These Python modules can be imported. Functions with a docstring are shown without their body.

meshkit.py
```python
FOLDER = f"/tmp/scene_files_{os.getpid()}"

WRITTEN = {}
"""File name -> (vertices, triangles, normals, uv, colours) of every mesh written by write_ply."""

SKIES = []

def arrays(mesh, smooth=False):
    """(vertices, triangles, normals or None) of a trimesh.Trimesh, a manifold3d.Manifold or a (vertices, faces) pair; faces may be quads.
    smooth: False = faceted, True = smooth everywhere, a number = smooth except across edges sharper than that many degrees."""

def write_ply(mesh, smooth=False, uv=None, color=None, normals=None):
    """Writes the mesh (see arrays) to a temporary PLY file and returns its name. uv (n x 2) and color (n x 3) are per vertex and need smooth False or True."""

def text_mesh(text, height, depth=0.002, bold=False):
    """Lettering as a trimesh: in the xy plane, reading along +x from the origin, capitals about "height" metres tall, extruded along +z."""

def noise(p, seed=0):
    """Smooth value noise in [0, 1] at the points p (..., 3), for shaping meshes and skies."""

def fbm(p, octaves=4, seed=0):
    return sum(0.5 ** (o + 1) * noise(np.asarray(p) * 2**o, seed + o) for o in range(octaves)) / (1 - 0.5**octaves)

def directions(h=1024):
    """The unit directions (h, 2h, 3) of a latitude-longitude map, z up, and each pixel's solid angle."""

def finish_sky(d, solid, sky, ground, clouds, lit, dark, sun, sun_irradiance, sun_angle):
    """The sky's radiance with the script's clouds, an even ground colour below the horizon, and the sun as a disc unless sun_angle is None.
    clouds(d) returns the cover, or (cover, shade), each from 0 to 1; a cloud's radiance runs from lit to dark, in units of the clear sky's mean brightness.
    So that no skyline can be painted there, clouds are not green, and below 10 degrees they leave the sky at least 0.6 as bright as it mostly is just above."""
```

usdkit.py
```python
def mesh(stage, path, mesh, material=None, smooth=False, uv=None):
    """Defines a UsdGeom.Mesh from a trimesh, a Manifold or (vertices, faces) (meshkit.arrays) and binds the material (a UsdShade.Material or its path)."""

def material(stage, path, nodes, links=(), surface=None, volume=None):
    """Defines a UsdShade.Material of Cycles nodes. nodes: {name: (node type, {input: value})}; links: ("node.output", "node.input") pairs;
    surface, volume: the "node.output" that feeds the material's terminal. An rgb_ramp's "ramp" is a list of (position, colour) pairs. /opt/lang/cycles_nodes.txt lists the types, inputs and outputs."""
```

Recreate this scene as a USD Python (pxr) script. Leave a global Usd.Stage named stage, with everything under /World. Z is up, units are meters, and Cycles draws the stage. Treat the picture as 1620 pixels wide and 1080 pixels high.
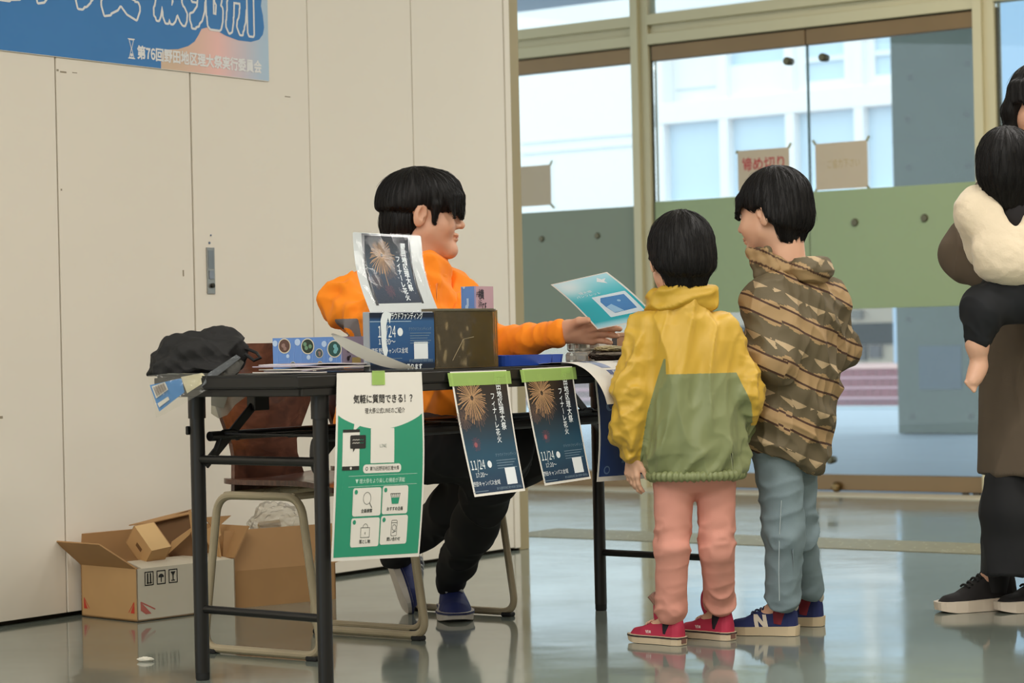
import math, random, glob, numpy as np, trimesh, usdkit, meshkit
import shapely, shapely.affinity as aff
from shapely.geometry import Polygon, LineString, Point, box as sbox
from shapely.ops import unary_union
from pxr import Usd, UsdGeom, UsdLux, UsdShade, Gf, Sdf, Vt

stage = Usd.Stage.CreateInMemory()
UsdGeom.SetStageUpAxis(stage, 'Z'); UsdGeom.SetStageMetersPerUnit(stage, 1.0)
UsdGeom.Xform.Define(stage, '/World')
rnd = random.Random(7); rng = np.random.default_rng(7)

# ------------------------------------------------------------------ camera, sky, sun, lamps, exposure
F, ROLL, H = 3650.0, 0.0222, 0.77                 # focal length in pixels (1620 wide), roll of the hand-held camera, its height
cam = UsdGeom.Camera.Define(stage, '/World/camera')
cam.CreateHorizontalApertureAttr(36.0); cam.CreateVerticalApertureAttr(24.0)
cam.CreateFocalLengthAttr(36.0 * F / 1620)
cam.CreateExposureAttr(0.0)
cam.CreateFStopAttr(5.6); cam.CreateFocusDistanceAttr(5.9)
cR, cU = np.array([math.cos(ROLL), 0, -math.sin(ROLL)]), np.array([math.sin(ROLL), 0, math.cos(ROLL)])
cam.AddTransformOp().Set(Gf.Matrix4d(*[float(x) for x in (*cR, 0, *cU, 0, 0, -1, 0, 0, 0, 0, H, 1)]))

dome = UsdLux.DomeLight.Define(stage, '/World/sky')
dome.CreateColorAttr(Gf.Vec3f(0.80, 0.92, 1.0)); dome.CreateIntensityAttr(0.62)
sun = UsdLux.DistantLight.Define(stage, '/World/sun')
sun.CreateColorAttr(Gf.Vec3f(1.0, 0.97, 0.92)); sun.CreateIntensityAttr(25.0); sun.CreateAngleAttr(0.53)
sun.AddRotateXYZOp().Set(Gf.Vec3f(46, 0, -10))     # from high behind the hall onto the building across the yard
LAMP_COL, LAMP_I = (1.0, 0.955, 0.91), 33.0
LAMPS = [(-1.5, -.9), (.8, -.9), (-2.6, 1.2), (-.6, 1.2), (1.5, 1.2), (-1.8, 3.2), (.1, 3.2), (1.8, 4.2), (1.9, 6.3), (3.4, 6.6), (-4.4, 3.0), (3.8, 3.6), (1.4, 9.3), (3.6, 8.4)]  # unseen lamps; window pair and rear row added to brighten frames and wall
for i, (x, y) in enumerate(LAMPS):
    l = UsdLux.RectLight.Define(stage, f'/World/unseen_lamp_light_{i:03d}')
    l.CreateWidthAttr(1.2); l.CreateHeightAttr(0.32); l.CreateIntensityAttr(LAMP_I * (1.12 if y < 2 else .8 if x < 1 else .8)); l.CreateColorAttr(Gf.Vec3f(*LAMP_COL))
    l.AddTranslateOp().Set((x, y, 3.17))

# ------------------------------------------------------------------ helpers: points from the photograph's geometry
C0 = np.array([0, 0, H])
def ray(x, y): return np.array([0, 1.0, 0]) + cR * ((x - 810) / F) + cU * ((540 - y) / F)
def P(x, y, Y): return C0 + ray(x, y) * Y                                   # point seen at x, y, at distance Y
def fl(x, y, z=0.0):
    d = ray(x, y); return C0 + d * ((z - H) / d[2])                         # point on the plane at height z
def pl(x, y, p0, n):
    d = ray(x, y); return C0 + d * (np.dot(np.asarray(p0) - C0, n) / np.dot(d, n))
def unit(v): v = np.asarray(v, float); return v / np.linalg.norm(v)
Z = np.array([0, 0, 1.0])
# ------------------------------------------------------------------ helpers: prims
used = {}
INFO = {}
def numbered(name, parent):
    k = (parent, name); n = used.get(k, 0); used[k] = n + 1
    return name if n == 0 else f'{name}_{n:03d}'
def setdata(prim, label=None, cat=None, group=None, kind=None):
    for k, v in (('label', label), ('category', cat), ('group', group), ('kind', kind)):
        if v: prim.SetCustomDataByKey(k, v)
def thing(name, label=None, cat=None, loc=(0, 0, 0), rz=0.0, group=None, kind=None):
    path = '/World/' + numbered(name, '/World')
    x = UsdGeom.Xform.Define(stage, path); x.AddTranslateOp().Set(tuple(float(v) for v in loc)); x.AddRotateZOp().Set(float(math.degrees(rz)))
    M = trimesh.transformations.rotation_matrix(rz, [0, 0, 1]); M[:3, 3] = loc
    INFO[path] = np.linalg.inv(M)
    setdata(x.GetPrim(), label, cat, group, kind)
    return path
def tm(m):
    if isinstance(m, (list,)): return trimesh.util.concatenate([tm(x) for x in m])
    if isinstance(m, trimesh.Trimesh): return m
    v, f, _ = meshkit.arrays(m); return trimesh.Trimesh(v, f, process=False)
def obj(name, mesh, material, parent='/World', smooth=30, label=None, cat=None, group=None, kind=None, col=None, flat=None, local=False):
    """ONE Mesh prim; the mesh is in world coordinates unless local."""
    m = tm(mesh)
    path = f'{parent}/' + numbered(name, parent)
    root = '/'.join(path.split('/')[:3])
    V = np.array(m.vertices)
    if not local and root in INFO and root != path:
        T = INFO[root]; V = V @ T[:3, :3].T + T[:3, 3]
    m2 = trimesh.Trimesh(V, m.faces, process=False)
    if col is not None: smooth = True
    g = usdkit.mesh(stage, path, m2, material, smooth=smooth)
    if col is not None:
        UsdGeom.PrimvarsAPI(g).CreatePrimvar('col', Sdf.ValueTypeNames.Color3fArray, 'vertex').Set(Vt.Vec3fArray.FromNumpy(np.asarray(col, np.float32)))
    setdata(g.GetPrim(), label, cat, group, kind)
    return path
def struct(name, mesh, material, **k): return obj(name, mesh, material, kind='structure', **k)
def copy_of(src, name, label, cat, loc, rz, group=None):
    path = '/World/' + numbered(name, '/World')
    x = UsdGeom.Xform.Define(stage, path)
    x.GetPrim().GetReferences().AddInternalReference(src)
    x.GetPrim().SetInstanceable(True)
    for op in x.GetOrderedXformOps():
        if op.GetOpType() == UsdGeom.XformOp.TypeTranslate: op.Set(tuple(float(v) for v in loc))
        if op.GetOpType() == UsdGeom.XformOp.TypeRotateZ: op.Set(float(math.degrees(rz)))
    setdata(x.GetPrim(), label, cat, group)
    return path
# ------------------------------------------------------------------ helpers: materials
def lin(r, g=None, b=None):
    if g is None: r, g, b = (r if np.ndim(r) else (r, r, r))
    c = np.array([r, g, b], float) / 255
    return np.where(c < .04045, c / 12.92, ((c + .055) / 1.055) ** 2.4)
MATS = {}
def mat(name, color=(200, 200, 200), rough=.5, metal=0., spec=.5, var=0., vscale=8., bump=0., bscale=200., trans=0., coat=0., sheen=0., col=False, trl=0., sss=0.):
    """A principled material of one colour (sRGB 0-255) with slight noise; col: colour from the mesh's 'col' primvar."""
    if name in MATS: return MATS[name]
    c = lin(color)
    nodes = {'p': ('principled_bsdf', dict(base_color=tuple(c), roughness=rough, metallic=metal, specular_ior_level=spec, transmission_weight=trans, coat_weight=coat, coat_roughness=.06, sheen_weight=sheen))}
    if sss: nodes['p'][1].update(subsurface_weight=sss, subsurface_radius=(1., .35, .2), subsurface_scale=.008)
    links = []
    if col:
        nodes['a'] = ('attribute', {'attribute': 'col'}); links.append(('a.color', 'p.base_color'))
    elif var:
        nodes['t'] = ('texture_coordinate', {}); nodes['n'] = ('noise_texture', {'scale': vscale, 'detail': 4.0})
        nodes['r'] = ('rgb_ramp', {'ramp': [(.25, tuple(c * (1 - var))), (.75, tuple(np.minimum(c * (1 + var), 1)))]})
        links += [('t.object', 'n.vector'), ('n.fac', 'r.fac'), ('r.color', 'p.base_color')]
    if bump:
        nodes['t2'] = ('texture_coordinate', {}); nodes['n2'] = ('noise_texture', {'scale': bscale, 'detail': 3.0}); nodes['b'] = ('bump', {'strength': bump, 'distance': .002})
        links += [('t2.object', 'n2.vector'), ('n2.fac', 'b.height'), ('b.normal', 'p.normal')]
    out = 'p.BSDF'
    if trl:
        nodes['tl'] = ('translucent_bsdf', {'color': tuple(c)}); nodes['mx'] = ('mix_closure', {'fac': trl})
        links += [('p.BSDF', 'mx.closure1'), ('tl.BSDF', 'mx.closure2')]; out = 'mx.closure'
        if col: links.append(('a.color', 'tl.color'))
    MATS[name] = usdkit.material(stage, '/World/Looks/' + name, nodes, links, surface=out)
    return MATS[name]
def clear(name, tint=(255, 255, 255), gloss=.03, ior=1.5, diffuse=0., dcol=(220, 220, 220), bump=0., bscale=60.):
    """A see-through sheet: transparency, a Fresnel gloss and, for film, some diffuse."""
    if name in MATS: return MATS[name]
    nodes = {'t': ('transparent_bsdf', {'color': tuple(lin(tint))}), 'g': ('glossy_bsdf', {'color': (1., 1., 1.), 'roughness': gloss}), 'f': ('fresnel', {'IOR': ior}), 'm': ('mix_closure', {})}
    links = [('f.fac', 'm.fac'), ('t.BSDF', 'm.closure1'), ('g.BSDF', 'm.closure2')]
    out = 'm.closure'
    if diffuse:
        nodes['d'] = ('diffuse_bsdf', {'color': tuple(lin(dcol))}); nodes['m2'] = ('mix_closure', {'fac': diffuse})
        links += [('m.closure', 'm2.closure1'), ('d.BSDF', 'm2.closure2')]; out = 'm2.closure'
    if bump:
        nodes['tc'] = ('texture_coordinate', {}); nodes['n2'] = ('noise_texture', {'scale': bscale, 'detail': 2.0}); nodes['b'] = ('bump', {'strength': bump, 'distance': .004})
        links += [('tc.object', 'n2.vector'), ('n2.fac', 'b.height'), ('b.normal', 'g.normal')]
    MATS[name] = usdkit.material(stage, '/World/Looks/' + name, nodes, links, surface=out)
    return MATS[name]
# ------------------------------------------------------------------ helpers: shapes
def frame(o, x, y, z):
    M = np.eye(4); M[:3, 0], M[:3, 1], M[:3, 2], M[:3, 3] = x, y, z, o; return M
def bx(size, M=None, center=(0, 0, 0), bevel=0.):
    s = np.array(size, float)
    if bevel:
        b = min(bevel, s.min() * .45); pts = []
        for sx in (-1, 1):
            for sy in (-1, 1):
                for sz in (-1, 1):
                    h = s / 2 * (sx, sy, sz); d = np.array([sx, sy, sz]) * b
                    pts += [h - d * (0, 1, 1), h - d * (1, 0, 1), h - d * (1, 1, 0)]
        m = trimesh.convex.convex_hull(np.array(pts))
    else: m = trimesh.creation.box(s)
    m.apply_translation(center)
    if M is not None: m.apply_transform(M)
    return m
def span(M, lo, hi, bevel=0.):
    lo, hi = np.minimum(lo, hi), np.maximum(lo, hi)
    return bx(np.array(hi) - lo, M, (np.array(hi) + lo) / 2, bevel)
def tube(path, r, n=10, closed=False, caps=True):
    p = np.asarray(path, float); k = len(p); rr = np.full(k, r) if np.ndim(r) == 0 else np.asarray(r)
    t = np.gradient(p, axis=0) if not closed else np.roll(p, -1, 0) - np.roll(p, 1, 0)
    t /= np.linalg.norm(t, axis=1)[:, None] + 1e-12
    a = np.cross(t[0], [.3, .5, .81]); a /= np.linalg.norm(a); rings = []
    for i in range(k):
        a = a - t[i] * (a @ t[i]); a /= np.linalg.norm(a); b = np.cross(t[i], a)
        th = np.arange(n) * 2 * np.pi / n
        rings.append(p[i] + rr[i] * (np.cos(th)[:, None] * a + np.sin(th)[:, None] * b))
    v = np.vstack(rings); f = []
    for i in range(k if closed else k - 1):
        i2 = (i + 1) % k
        for j in range(n):
            j2 = (j + 1) % n; f += [[i * n + j, i2 * n + j2, i2 * n + j], [i * n + j, i * n + j2, i2 * n + j2]]
    if caps and not closed:
        v = np.vstack([v, p[0], p[-1]]); c0, c1 = len(v) - 2, len(v) - 1
        for j in range(n):
            j2 = (j + 1) % n; f += [[c0, j2, j], [c1, (k - 1) * n + j, (k - 1) * n + j2]]
    m = trimesh.Trimesh(v, f, process=False)
    if m.volume < 0: m.invert()
    return m
def rounded(pts, r, n=6):
    """A polyline with rounded corners."""
    pts = [np.asarray(p, float) for p in pts]; out = [pts[0]]
    for a, b, c in zip(pts, pts[1:], pts[2:]):
        da, dc = a - b, c - b; ra = min(r, np.linalg.norm(da) * .45, np.linalg.norm(dc) * .45)
        s, e = b + unit(da) * ra, b + unit(dc) * ra
        for t in np.linspace(0, 1, n): out.append((1 - t) ** 2 * s + 2 * t * (1 - t) * b + t * t * e)
    return np.array(out + [pts[-1]])
def polys(g): return [p for p in getattr(g, 'geoms', [g]) if p.geom_type == 'Polygon' and p.area > 1e-12]
def flatmesh(g, maxedge=None):
    """Triangles (2-D vertices, faces) of a shapely shape."""
    V, Fc, n = [], [], 0
    for p in polys(g):
        if maxedge: p = p.segmentize(maxedge)
        v, f = trimesh.creation.triangulate_polygon(p, engine='earcut')
        if maxedge and (np.ptp(v, axis=0).max() > maxedge): v3, f = trimesh.remesh.subdivide_to_size(np.c_[v, np.zeros(len(v))], f, maxedge * 1.5, max_iter=12); v = v3[:, :2]
        V.append(v); Fc.append(f + n); n += len(v)
    m = trimesh.Trimesh(np.c_[np.vstack(V), np.zeros(n)], np.vstack(Fc), process=False)
    m.merge_vertices(digits_vertex=7)
    v, f = np.array(m.vertices)[:, :2], np.array(m.faces)
    d1_, d2_ = v[f[:, 1]] - v[f[:, 0]], v[f[:, 2]] - v[f[:, 0]]; cr = d1_[:, 0] * d2_[:, 1] - d1_[:, 1] * d2_[:, 0]; f[cr < 0] = f[cr < 0][:, ::-1]
    return v, f[np.abs(cr) > 1e-14]
def slab(g, th, fn=None, maxedge=None):
    """A shapely shape as a plate from z=0 to th, bent by fn(points)->points."""
    v, f = flatmesh(g, maxedge); n = len(v)
    e = np.sort(np.vstack([f[:, [0, 1]], f[:, [1, 2]], f[:, [2, 0]]]), 1); d = np.vstack([f[:, [0, 1]], f[:, [1, 2]], f[:, [2, 0]]])
    _, inv, cnt = np.unique(e, axis=0, return_inverse=True, return_counts=True); b = d[cnt[inv.ravel()] == 1]
    side = np.vstack([np.c_[b[:, 0], b[:, 1], b[:, 1] + n], np.c_[b[:, 0], b[:, 1] + n, b[:, 0] + n]])
    V = np.vstack([np.c_[v, np.zeros(n)], np.c_[v, np.full(n, th)]])
    Fc = np.vstack([f[:, ::-1], f + n, side])
    if fn is not None: V = fn(V)
    return trimesh.Trimesh(V, Fc, process=False)
def decal(g, fn, lift, maxedge=None):
    """A printed shape: one thin layer at height lift over the sheet that fn bends."""
    v, f = flatmesh(g, maxedge); return trimesh.Trimesh(fn(np.c_[v, np.full(len(v), lift)]), f, process=False)
def plane_fn(M): return lambda V: V @ M[:3, :3].T + M[:3, 3]
def xf(M, m): m = tm(m).copy(); m.apply_transform(M); return m
def lathe(prof, M=None, n=24):
    m = trimesh.creation.revolve(np.array(prof, float), sections=n)
    if m.volume < 0: m.invert()
    return xf(M, m) if M is not None else m
def rrect(x0, y0, x1, y1, r): return sbox(x0 + r, y0 + r, x1 - r, y1 - r).buffer(r, quad_segs=4)
# ------------------------------------------------------------------ helpers: lettering
_fonts = {}
def glyph(ch, px, stroke=0, cjk=True):
    from PIL import Image, ImageDraw, ImageFont
    if (px, cjk) not in _fonts:
        found = glob.glob('/opt/blender-*/*/datafiles/fonts/' + ('Noto Sans CJK Regular.woff2' if cjk else 'Inter.woff2'))
        _fonts[px, cjk] = ImageFont.truetype(found[0], px) if found else ImageFont.load_default(px)
    font = _fonts[px, cjk]
    x0, y0, x1, y1 = font.getbbox(ch, anchor='ls', stroke_width=stroke); adv = font.getlength(ch)
    if x1 <= x0 or y1 <= y0: return None, adv / px
    im = Image.new('L', (x1 - x0 + 8, y1 - y0 + 8))
    ImageDraw.Draw(im).text((4 - x0, 4 - y0), ch, 255, font, anchor='ls', stroke_width=stroke)
    on = np.pad(np.asarray(im) > 127, ((0, 0), (1, 1))).astype(np.int8)
    rows, starts = np.nonzero(np.diff(on, axis=1) == 1); ends = np.nonzero(np.diff(on, axis=1) == -1)[1]
    if not len(rows): return None, adv / px
    s = unary_union(shapely.box(starts, -rows - 1, ends, -rows)).buffer(.55).buffer(-.55).simplify(.75)
    return aff.affine_transform(s, [1 / px, 0, 0, 1 / px, (x0 - 4) / px, (4 - y0) / px]), adv / px
_g = {}
def text(s, h, x=0, y=0, vertical=False, px=44, stroke=0, cjk=True, width=None, align='l'):
    """Lettering as a shapely shape: em height h, left/top at x, baseline (top when vertical) at y."""
    out, cx, cy = [], 0., 0.
    px = 40 if px <= 46 else 60
    for ch in s:
        k = (ch, px, stroke, cjk)
        if k not in _g: _g[k] = glyph(ch, px, stroke, cjk)
        g, adv = _g[k]
        if vertical:
            if g is not None:
                if ch == 'ー': g = aff.rotate(g, -90, origin=(.5, .38)); 
                out.append(aff.translate(g, -.5, cy - .88))
            cy -= 1.0
        else:
            if g is not None: out.append(aff.translate(g, cx, 0))
            cx += adv
    if not out: return Polygon()
    g = unary_union(out)
    sx = h if not width or vertical else width / max(cx, 1e-6)
    g = aff.scale(g, sx, h, origin=(0, 0))
    if align == 'c': x = x - cx * sx / 2
    return aff.translate(g, x, y)
# ------------------------------------------------------------------ materials of the setting
AZ = .628
Wu, Wn = np.array([math.sin(AZ), math.cos(AZ), 0]), np.array([math.cos(AZ), -math.sin(AZ), 0])     # the partition: along it, and out of it into the hall
W0 = np.array([-.75, 7.45, 0]); WM = frame(W0, Wu, Wn, Z)          # partition frame: x along, y out of the face, z up
G0 = np.array([1.8, 11.1, 0]); GM = frame(G0, Wn, -Wu, Z)          # glass front: x along (to the right), y into the hall, z up
def wpx(x, y): q = pl(x, y, W0, Wn) - W0; return np.array([q @ Wu, q[2]])
def gpx(x, y): q = pl(x, y, G0, Wu) - G0; return np.array([q @ Wn, q[2]])

def floor_material():
    n = {'p': ('principled_bsdf', dict(roughness=.075, specular_ior_level=.62)), 't': ('texture_coordinate', {}),
         'n': ('noise_texture', {'scale': 1.1, 'detail': 5.0, 'roughness': .6}), 'r': ('rgb_ramp', {'ramp': [(.3, tuple(lin(112, 120, 111))), (.7, tuple(lin(130, 138, 129)))]}),
         'n2': ('noise_texture', {'scale': 3.2, 'detail': 2.0}), 'b': ('bump', {'strength': .16, 'distance': .006}),
         'mp': ('mapping', {'scale': (1.0, 1.0, 1.0)}), 'n3': ('noise_texture', {'scale': 2.3, 'detail': 3.0}), 'r3': ('map_range', {'from_min': .3, 'from_max': .7, 'to_min': .05, 'to_max': .13})}
    l = [('t.object', 'n.vector'), ('n.fac', 'r.fac'), ('r.color', 'p.base_color'), ('t.object', 'n2.vector'), ('n2.fac', 'b.height'), ('b.normal', 'p.normal'),
         ('t.object', 'n3.vector'), ('n3.fac', 'r3.value'), ('r3.result', 'p.roughness')]
    return usdkit.material(stage, '/World/Looks/floor_vinyl', n, l, surface='p.BSDF')
FLOOR = floor_material()
WALLP = mat('wall_panel_paint', (228, 220, 204), .45, var=.012, vscale=2.0, bump=.05, bscale=90)
DARKGAP = mat('dark_gap', (52, 46, 36), .8)
OLIVE = mat('olive_frame_paint', (194, 184, 146), .42, var=.02, vscale=3)
OLIVE2 = mat('olive_post_paint', (160, 147, 112), .5, var=.03, vscale=3)
BRONZE = mat('bronze_rail', (122, 96, 60), .35, metal=.35, var=.12, vscale=2.5)
STEEL = mat('dull_steel', (150, 152, 150), .35, metal=.8, var=.05)
BOLT = mat('bolt_bronze', (92, 86, 62), .4, metal=.5)
CEIL = mat('ceiling_board', (226, 222, 212), .8, var=.02)
ROOMW = mat('room_plaster', (214, 204, 186), .7, var=.02)
PANE = clear('window_glass', (249, 253, 252), .0, 1.45)
GREEN_LIT = mat('green_frosted_lit', (178, 192, 144), .35, trl=.4)  # frosted film tinted lighter for the stronger light behind the doors
GREEN_LIT2 = mat('green_frosted_dim', (126, 134, 108), .35, trl=.12)  # film tint greyed and darkened for the weaker light behind the fixed pane
CONC = mat('fair_faced_concrete', (120, 130, 118), .75, var=.08, vscale=2.2, bump=.15, bscale=40)

# ------------------------------------------------------------------ floor, ceiling, walls
g = Polygon([(-5.2, -2.6), (5.2, -2.6), (7.5, 6.99), (-4.4, 15.6), (-5.6, 15.6)])
FH = frame((0, 0, 0), [1, 0, 0], [0, 1, 0], Z)
room = [W0 + Wu * -6.2, W0 + Wu * 1.37]
fpoly = Polygon([(-5.6, -2.6), (5.6, -2.6), tuple((G0 + Wn * 4.6)[:2]), tuple((G0 - Wn * 6.2)[:2]), (-5.6, 8.0)])
struct('floor', slab(fpoly, -.12, plane_fn(FH)), FLOOR, smooth=False)
struct('ceiling', slab(fpoly, .1, plane_fn(frame((0, 0, 3.2), [1, 0, 0], [0, 1, 0], Z))), CEIL, smooth=False)
struct('wall_back', bx((11.4, .1, 3.2), None, (0, -2.65, 1.6)), ROOMW, smooth=False)
e = (G0 + Wn * 4.6)[:2]; a = np.array([5.6, -2.6]); d = e - a
struct('wall_right', span(frame((*a, 0), [*unit(d), 0], [unit(d)[1], -unit(d)[0], 0], Z), (0, 0, 0), (np.linalg.norm(d), .1, 3.2)), ROOMW, smooth=False)

# the white partition of tall panels
wl = thing('wall_left', loc=W0, rz=math.pi / 2 - AZ, kind='structure')
seams = [-6.0, -5.4, -4.85, -4.29, -3.73, -3.17, -2.61, -2.06, -1.502, -.945, -.387, .170, .719, 1.265]
gaps = [.005, .005, .005, .005, .005, .005, .005, .005, .005, .0055, .0065, .0028, .0036, .004]
for i in range(len(seams) - 1):
    obj('wall_panel', span(WM, (seams[i] + gaps[i] / 2, -.04, .014), (seams[i + 1] - gaps[i + 1] / 2, 0, 3.2), .0012), WALLP, wl, smooth=False)
obj('edge_strip', span(WM, (1.267, -.042, .010), (1.3015, .002, 3.2), .002), WALLP, wl, smooth=False)
obj('core', span(WM, (-6.0, -.075, 0), (1.303, -.042, 3.2)), DARKGAP, wl, smooth=False)
obj('end_post', span(WM, (1.306, -.11, 0), (1.367, -.006, 3.2), .002), OLIVE2, wl, smooth=False)
obj('shadow_gap', span(WM, (1.3012, -.10, 0), (1.3062, -.008, 3.2)), DARKGAP, wl, smooth=False)
# scuffs and marks that the photograph shows on the panels
SCUFF = mat('scuff_grey', (150, 138, 116), .7)
mk = []
for (x, y, w, h) in [(100, 114, 9, 2.5), (91, 111, 3, 3), (118, 115, 7, 1.2), (455, 153, 10, 1.6), (97, 300, 2, 3), (290, 432, 2, 10), (333, 397, 0, 0), (2, 660, 4, 4)]:
    if w: s, z = wpx(x, y); k = .0019; mk.append(span(WM, (s - w * k / 1.4, 0, z - h * k / 2), (s + w * k / 1.4, .0005, z + h * k / 2)))
obj('scuff_mark', mk, SCUFF, wl, smooth=False)
# recessed pull plate
pp = thing('door_pull_plate', 'small grey metal door pull plate set on the white partition panel', 'door handle', WM[:3, 3] + Wu * -.316 + Z * 1.012, math.pi / 2 - AZ)
PL = lambda lo, hi, b=0.: span(WM, lo, hi, b)
obj('plate', PL((-.3335, -.001, .939), (-.2985, .004, 1.084), .001), STEEL, pp, smooth=False)
obj('recess', PL((-.328, .004, 1.018), (-.304, .0052, 1.075), .0004), mat('steel_recess', (128, 134, 138), .3, metal=.7), pp, smooth=False)
obj('latch', PL((-.326, .004, .985), (-.306, .0065, 1.012), .0008), mat('latch_blue_grey', (140, 146, 156), .3, metal=.6), pp, smooth=False)
obj('key_cylinder', lathe([(0, 0), (.0075, 0), (.0075, .007), (.003, .008), (0, .008)], WM @ frame((-.314, .004, .965), [1, 0, 0], [0, 0, -1], [0, 1, 0])), mat('lock_dark', (60, 58, 52), .3, metal=.8), pp)
obj('rivet', lathe([(0, 0), (.004, 0), (.004, .002), (0, .003)], WM @ frame((-.318, 0, 1.098), [1, 0, 0], [0, 0, -1], [0, 1, 0]), 12), mat('rivet_blue', (88, 104, 128), .4), pp)
obj('rivet', lathe([(0, 0), (.003, 0), (.003, .002), (0, .003)], WM @ frame((-.311, 0, 1.122), [1, 0, 0], [0, 0, -1], [0, 1, 0]), 12), mat('rivet_blue'), pp)

# ------------------------------------------------------------------ the glass front
GF = lambda lo, hi, b=.002: span(GM, lo, hi, b)
TOP = 3.2
w1 = thing('window_1', loc=G0 + Wn * -2.0, rz=-AZ, kind='structure')
def stepped_post(par, s0, s1):
    obj('post', [GF((s0, -.05, 0), (s0 + .045, .06, TOP)), GF((s0 + .043, -.05, 0), (s1, .035, TOP))], OLIVE, par, smooth=False)
    obj('glazing_bead', GF((s1 - .001, -.012, .09), (s1 + .012, .012, 2.275)), mat('bead_dark', (62, 62, 44), .5), par, smooth=False)
def transom(par, s0, s1, z0=2.275):
    obj('transom', [GF((s0, -.05, z0), (s1, .04, z0 + .056)), GF((s0, -.05, z0 + .054), (s1, .012, z0 + .102)), GF((s0, -.05, z0 + .1), (s1, .045, z0 + .155))], OLIVE, par, smooth=False)
def header(par, s0, s1):
    obj('header_rail', GF((s0, -.03, 2.192), (s1, .02, 2.268)), BRONZE, par, smooth=False)
    obj('shadow_gap', GF((s0, -.03, 2.267), (s1, .0, 2.276)), DARKGAP, par, smooth=False)
def bolt(par, s, z, r=.02):
    obj('glass_bolt', lathe([(0, -.03), (r * .9, -.03), (r * .9, -.006), (r, -.004), (r, .018), (r * .8, .026), (0, .027)], GM @ frame((s, 0, z), [1, 0, 0], [0, 0, -1], [0, 1, 0]), 20), BOLT, par)
obj('pane', GF((-6.2, -.006, .087), (-1.39, .006, 2.2), 0), PANE, w1, smooth=False)
obj('frosted_panel', GF((-6.2, .010, .857), (-1.392, .018, 1.454), .001), GREEN_LIT2, w1, smooth=False)
for x, y in ((860, 378), (948, 373)): bolt(w1, *gpx(x, y), r=.017)
header(w1, -6.2, -1.39); transom(w1, -6.2, -1.39)
obj('bottom_rail', GF((-6.2, -.035, 0), (-1.39, .035, .087)), BRONZE, w1, smooth=False)
w2 = thing('window_2', loc=G0 + Wn * -.4 + Z * 2.43, rz=-AZ, kind='structure')
obj('pane', GF((-6.2, -.006, 2.42), (4.6, .006, TOP), 0), PANE, w2, smooth=False)
stepped_post(w2, -1.39, -1.298); stepped_post(w2, .508, .604); transom(w2, -1.298, .508)
w3 = thing('window_3', loc=G0 + Wn * 1.5, rz=-AZ, kind='structure')
obj('pane', GF((.604, -.006, .087), (4.6, .006, 2.34), 0), PANE, w3, smooth=False)
transom(w3, .604, 4.6, 2.30)
obj('bottom_rail', GF((.604, -.035, 0), (4.6, .035, .087)), BRONZE, w3, smooth=False)
split = -.393
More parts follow.
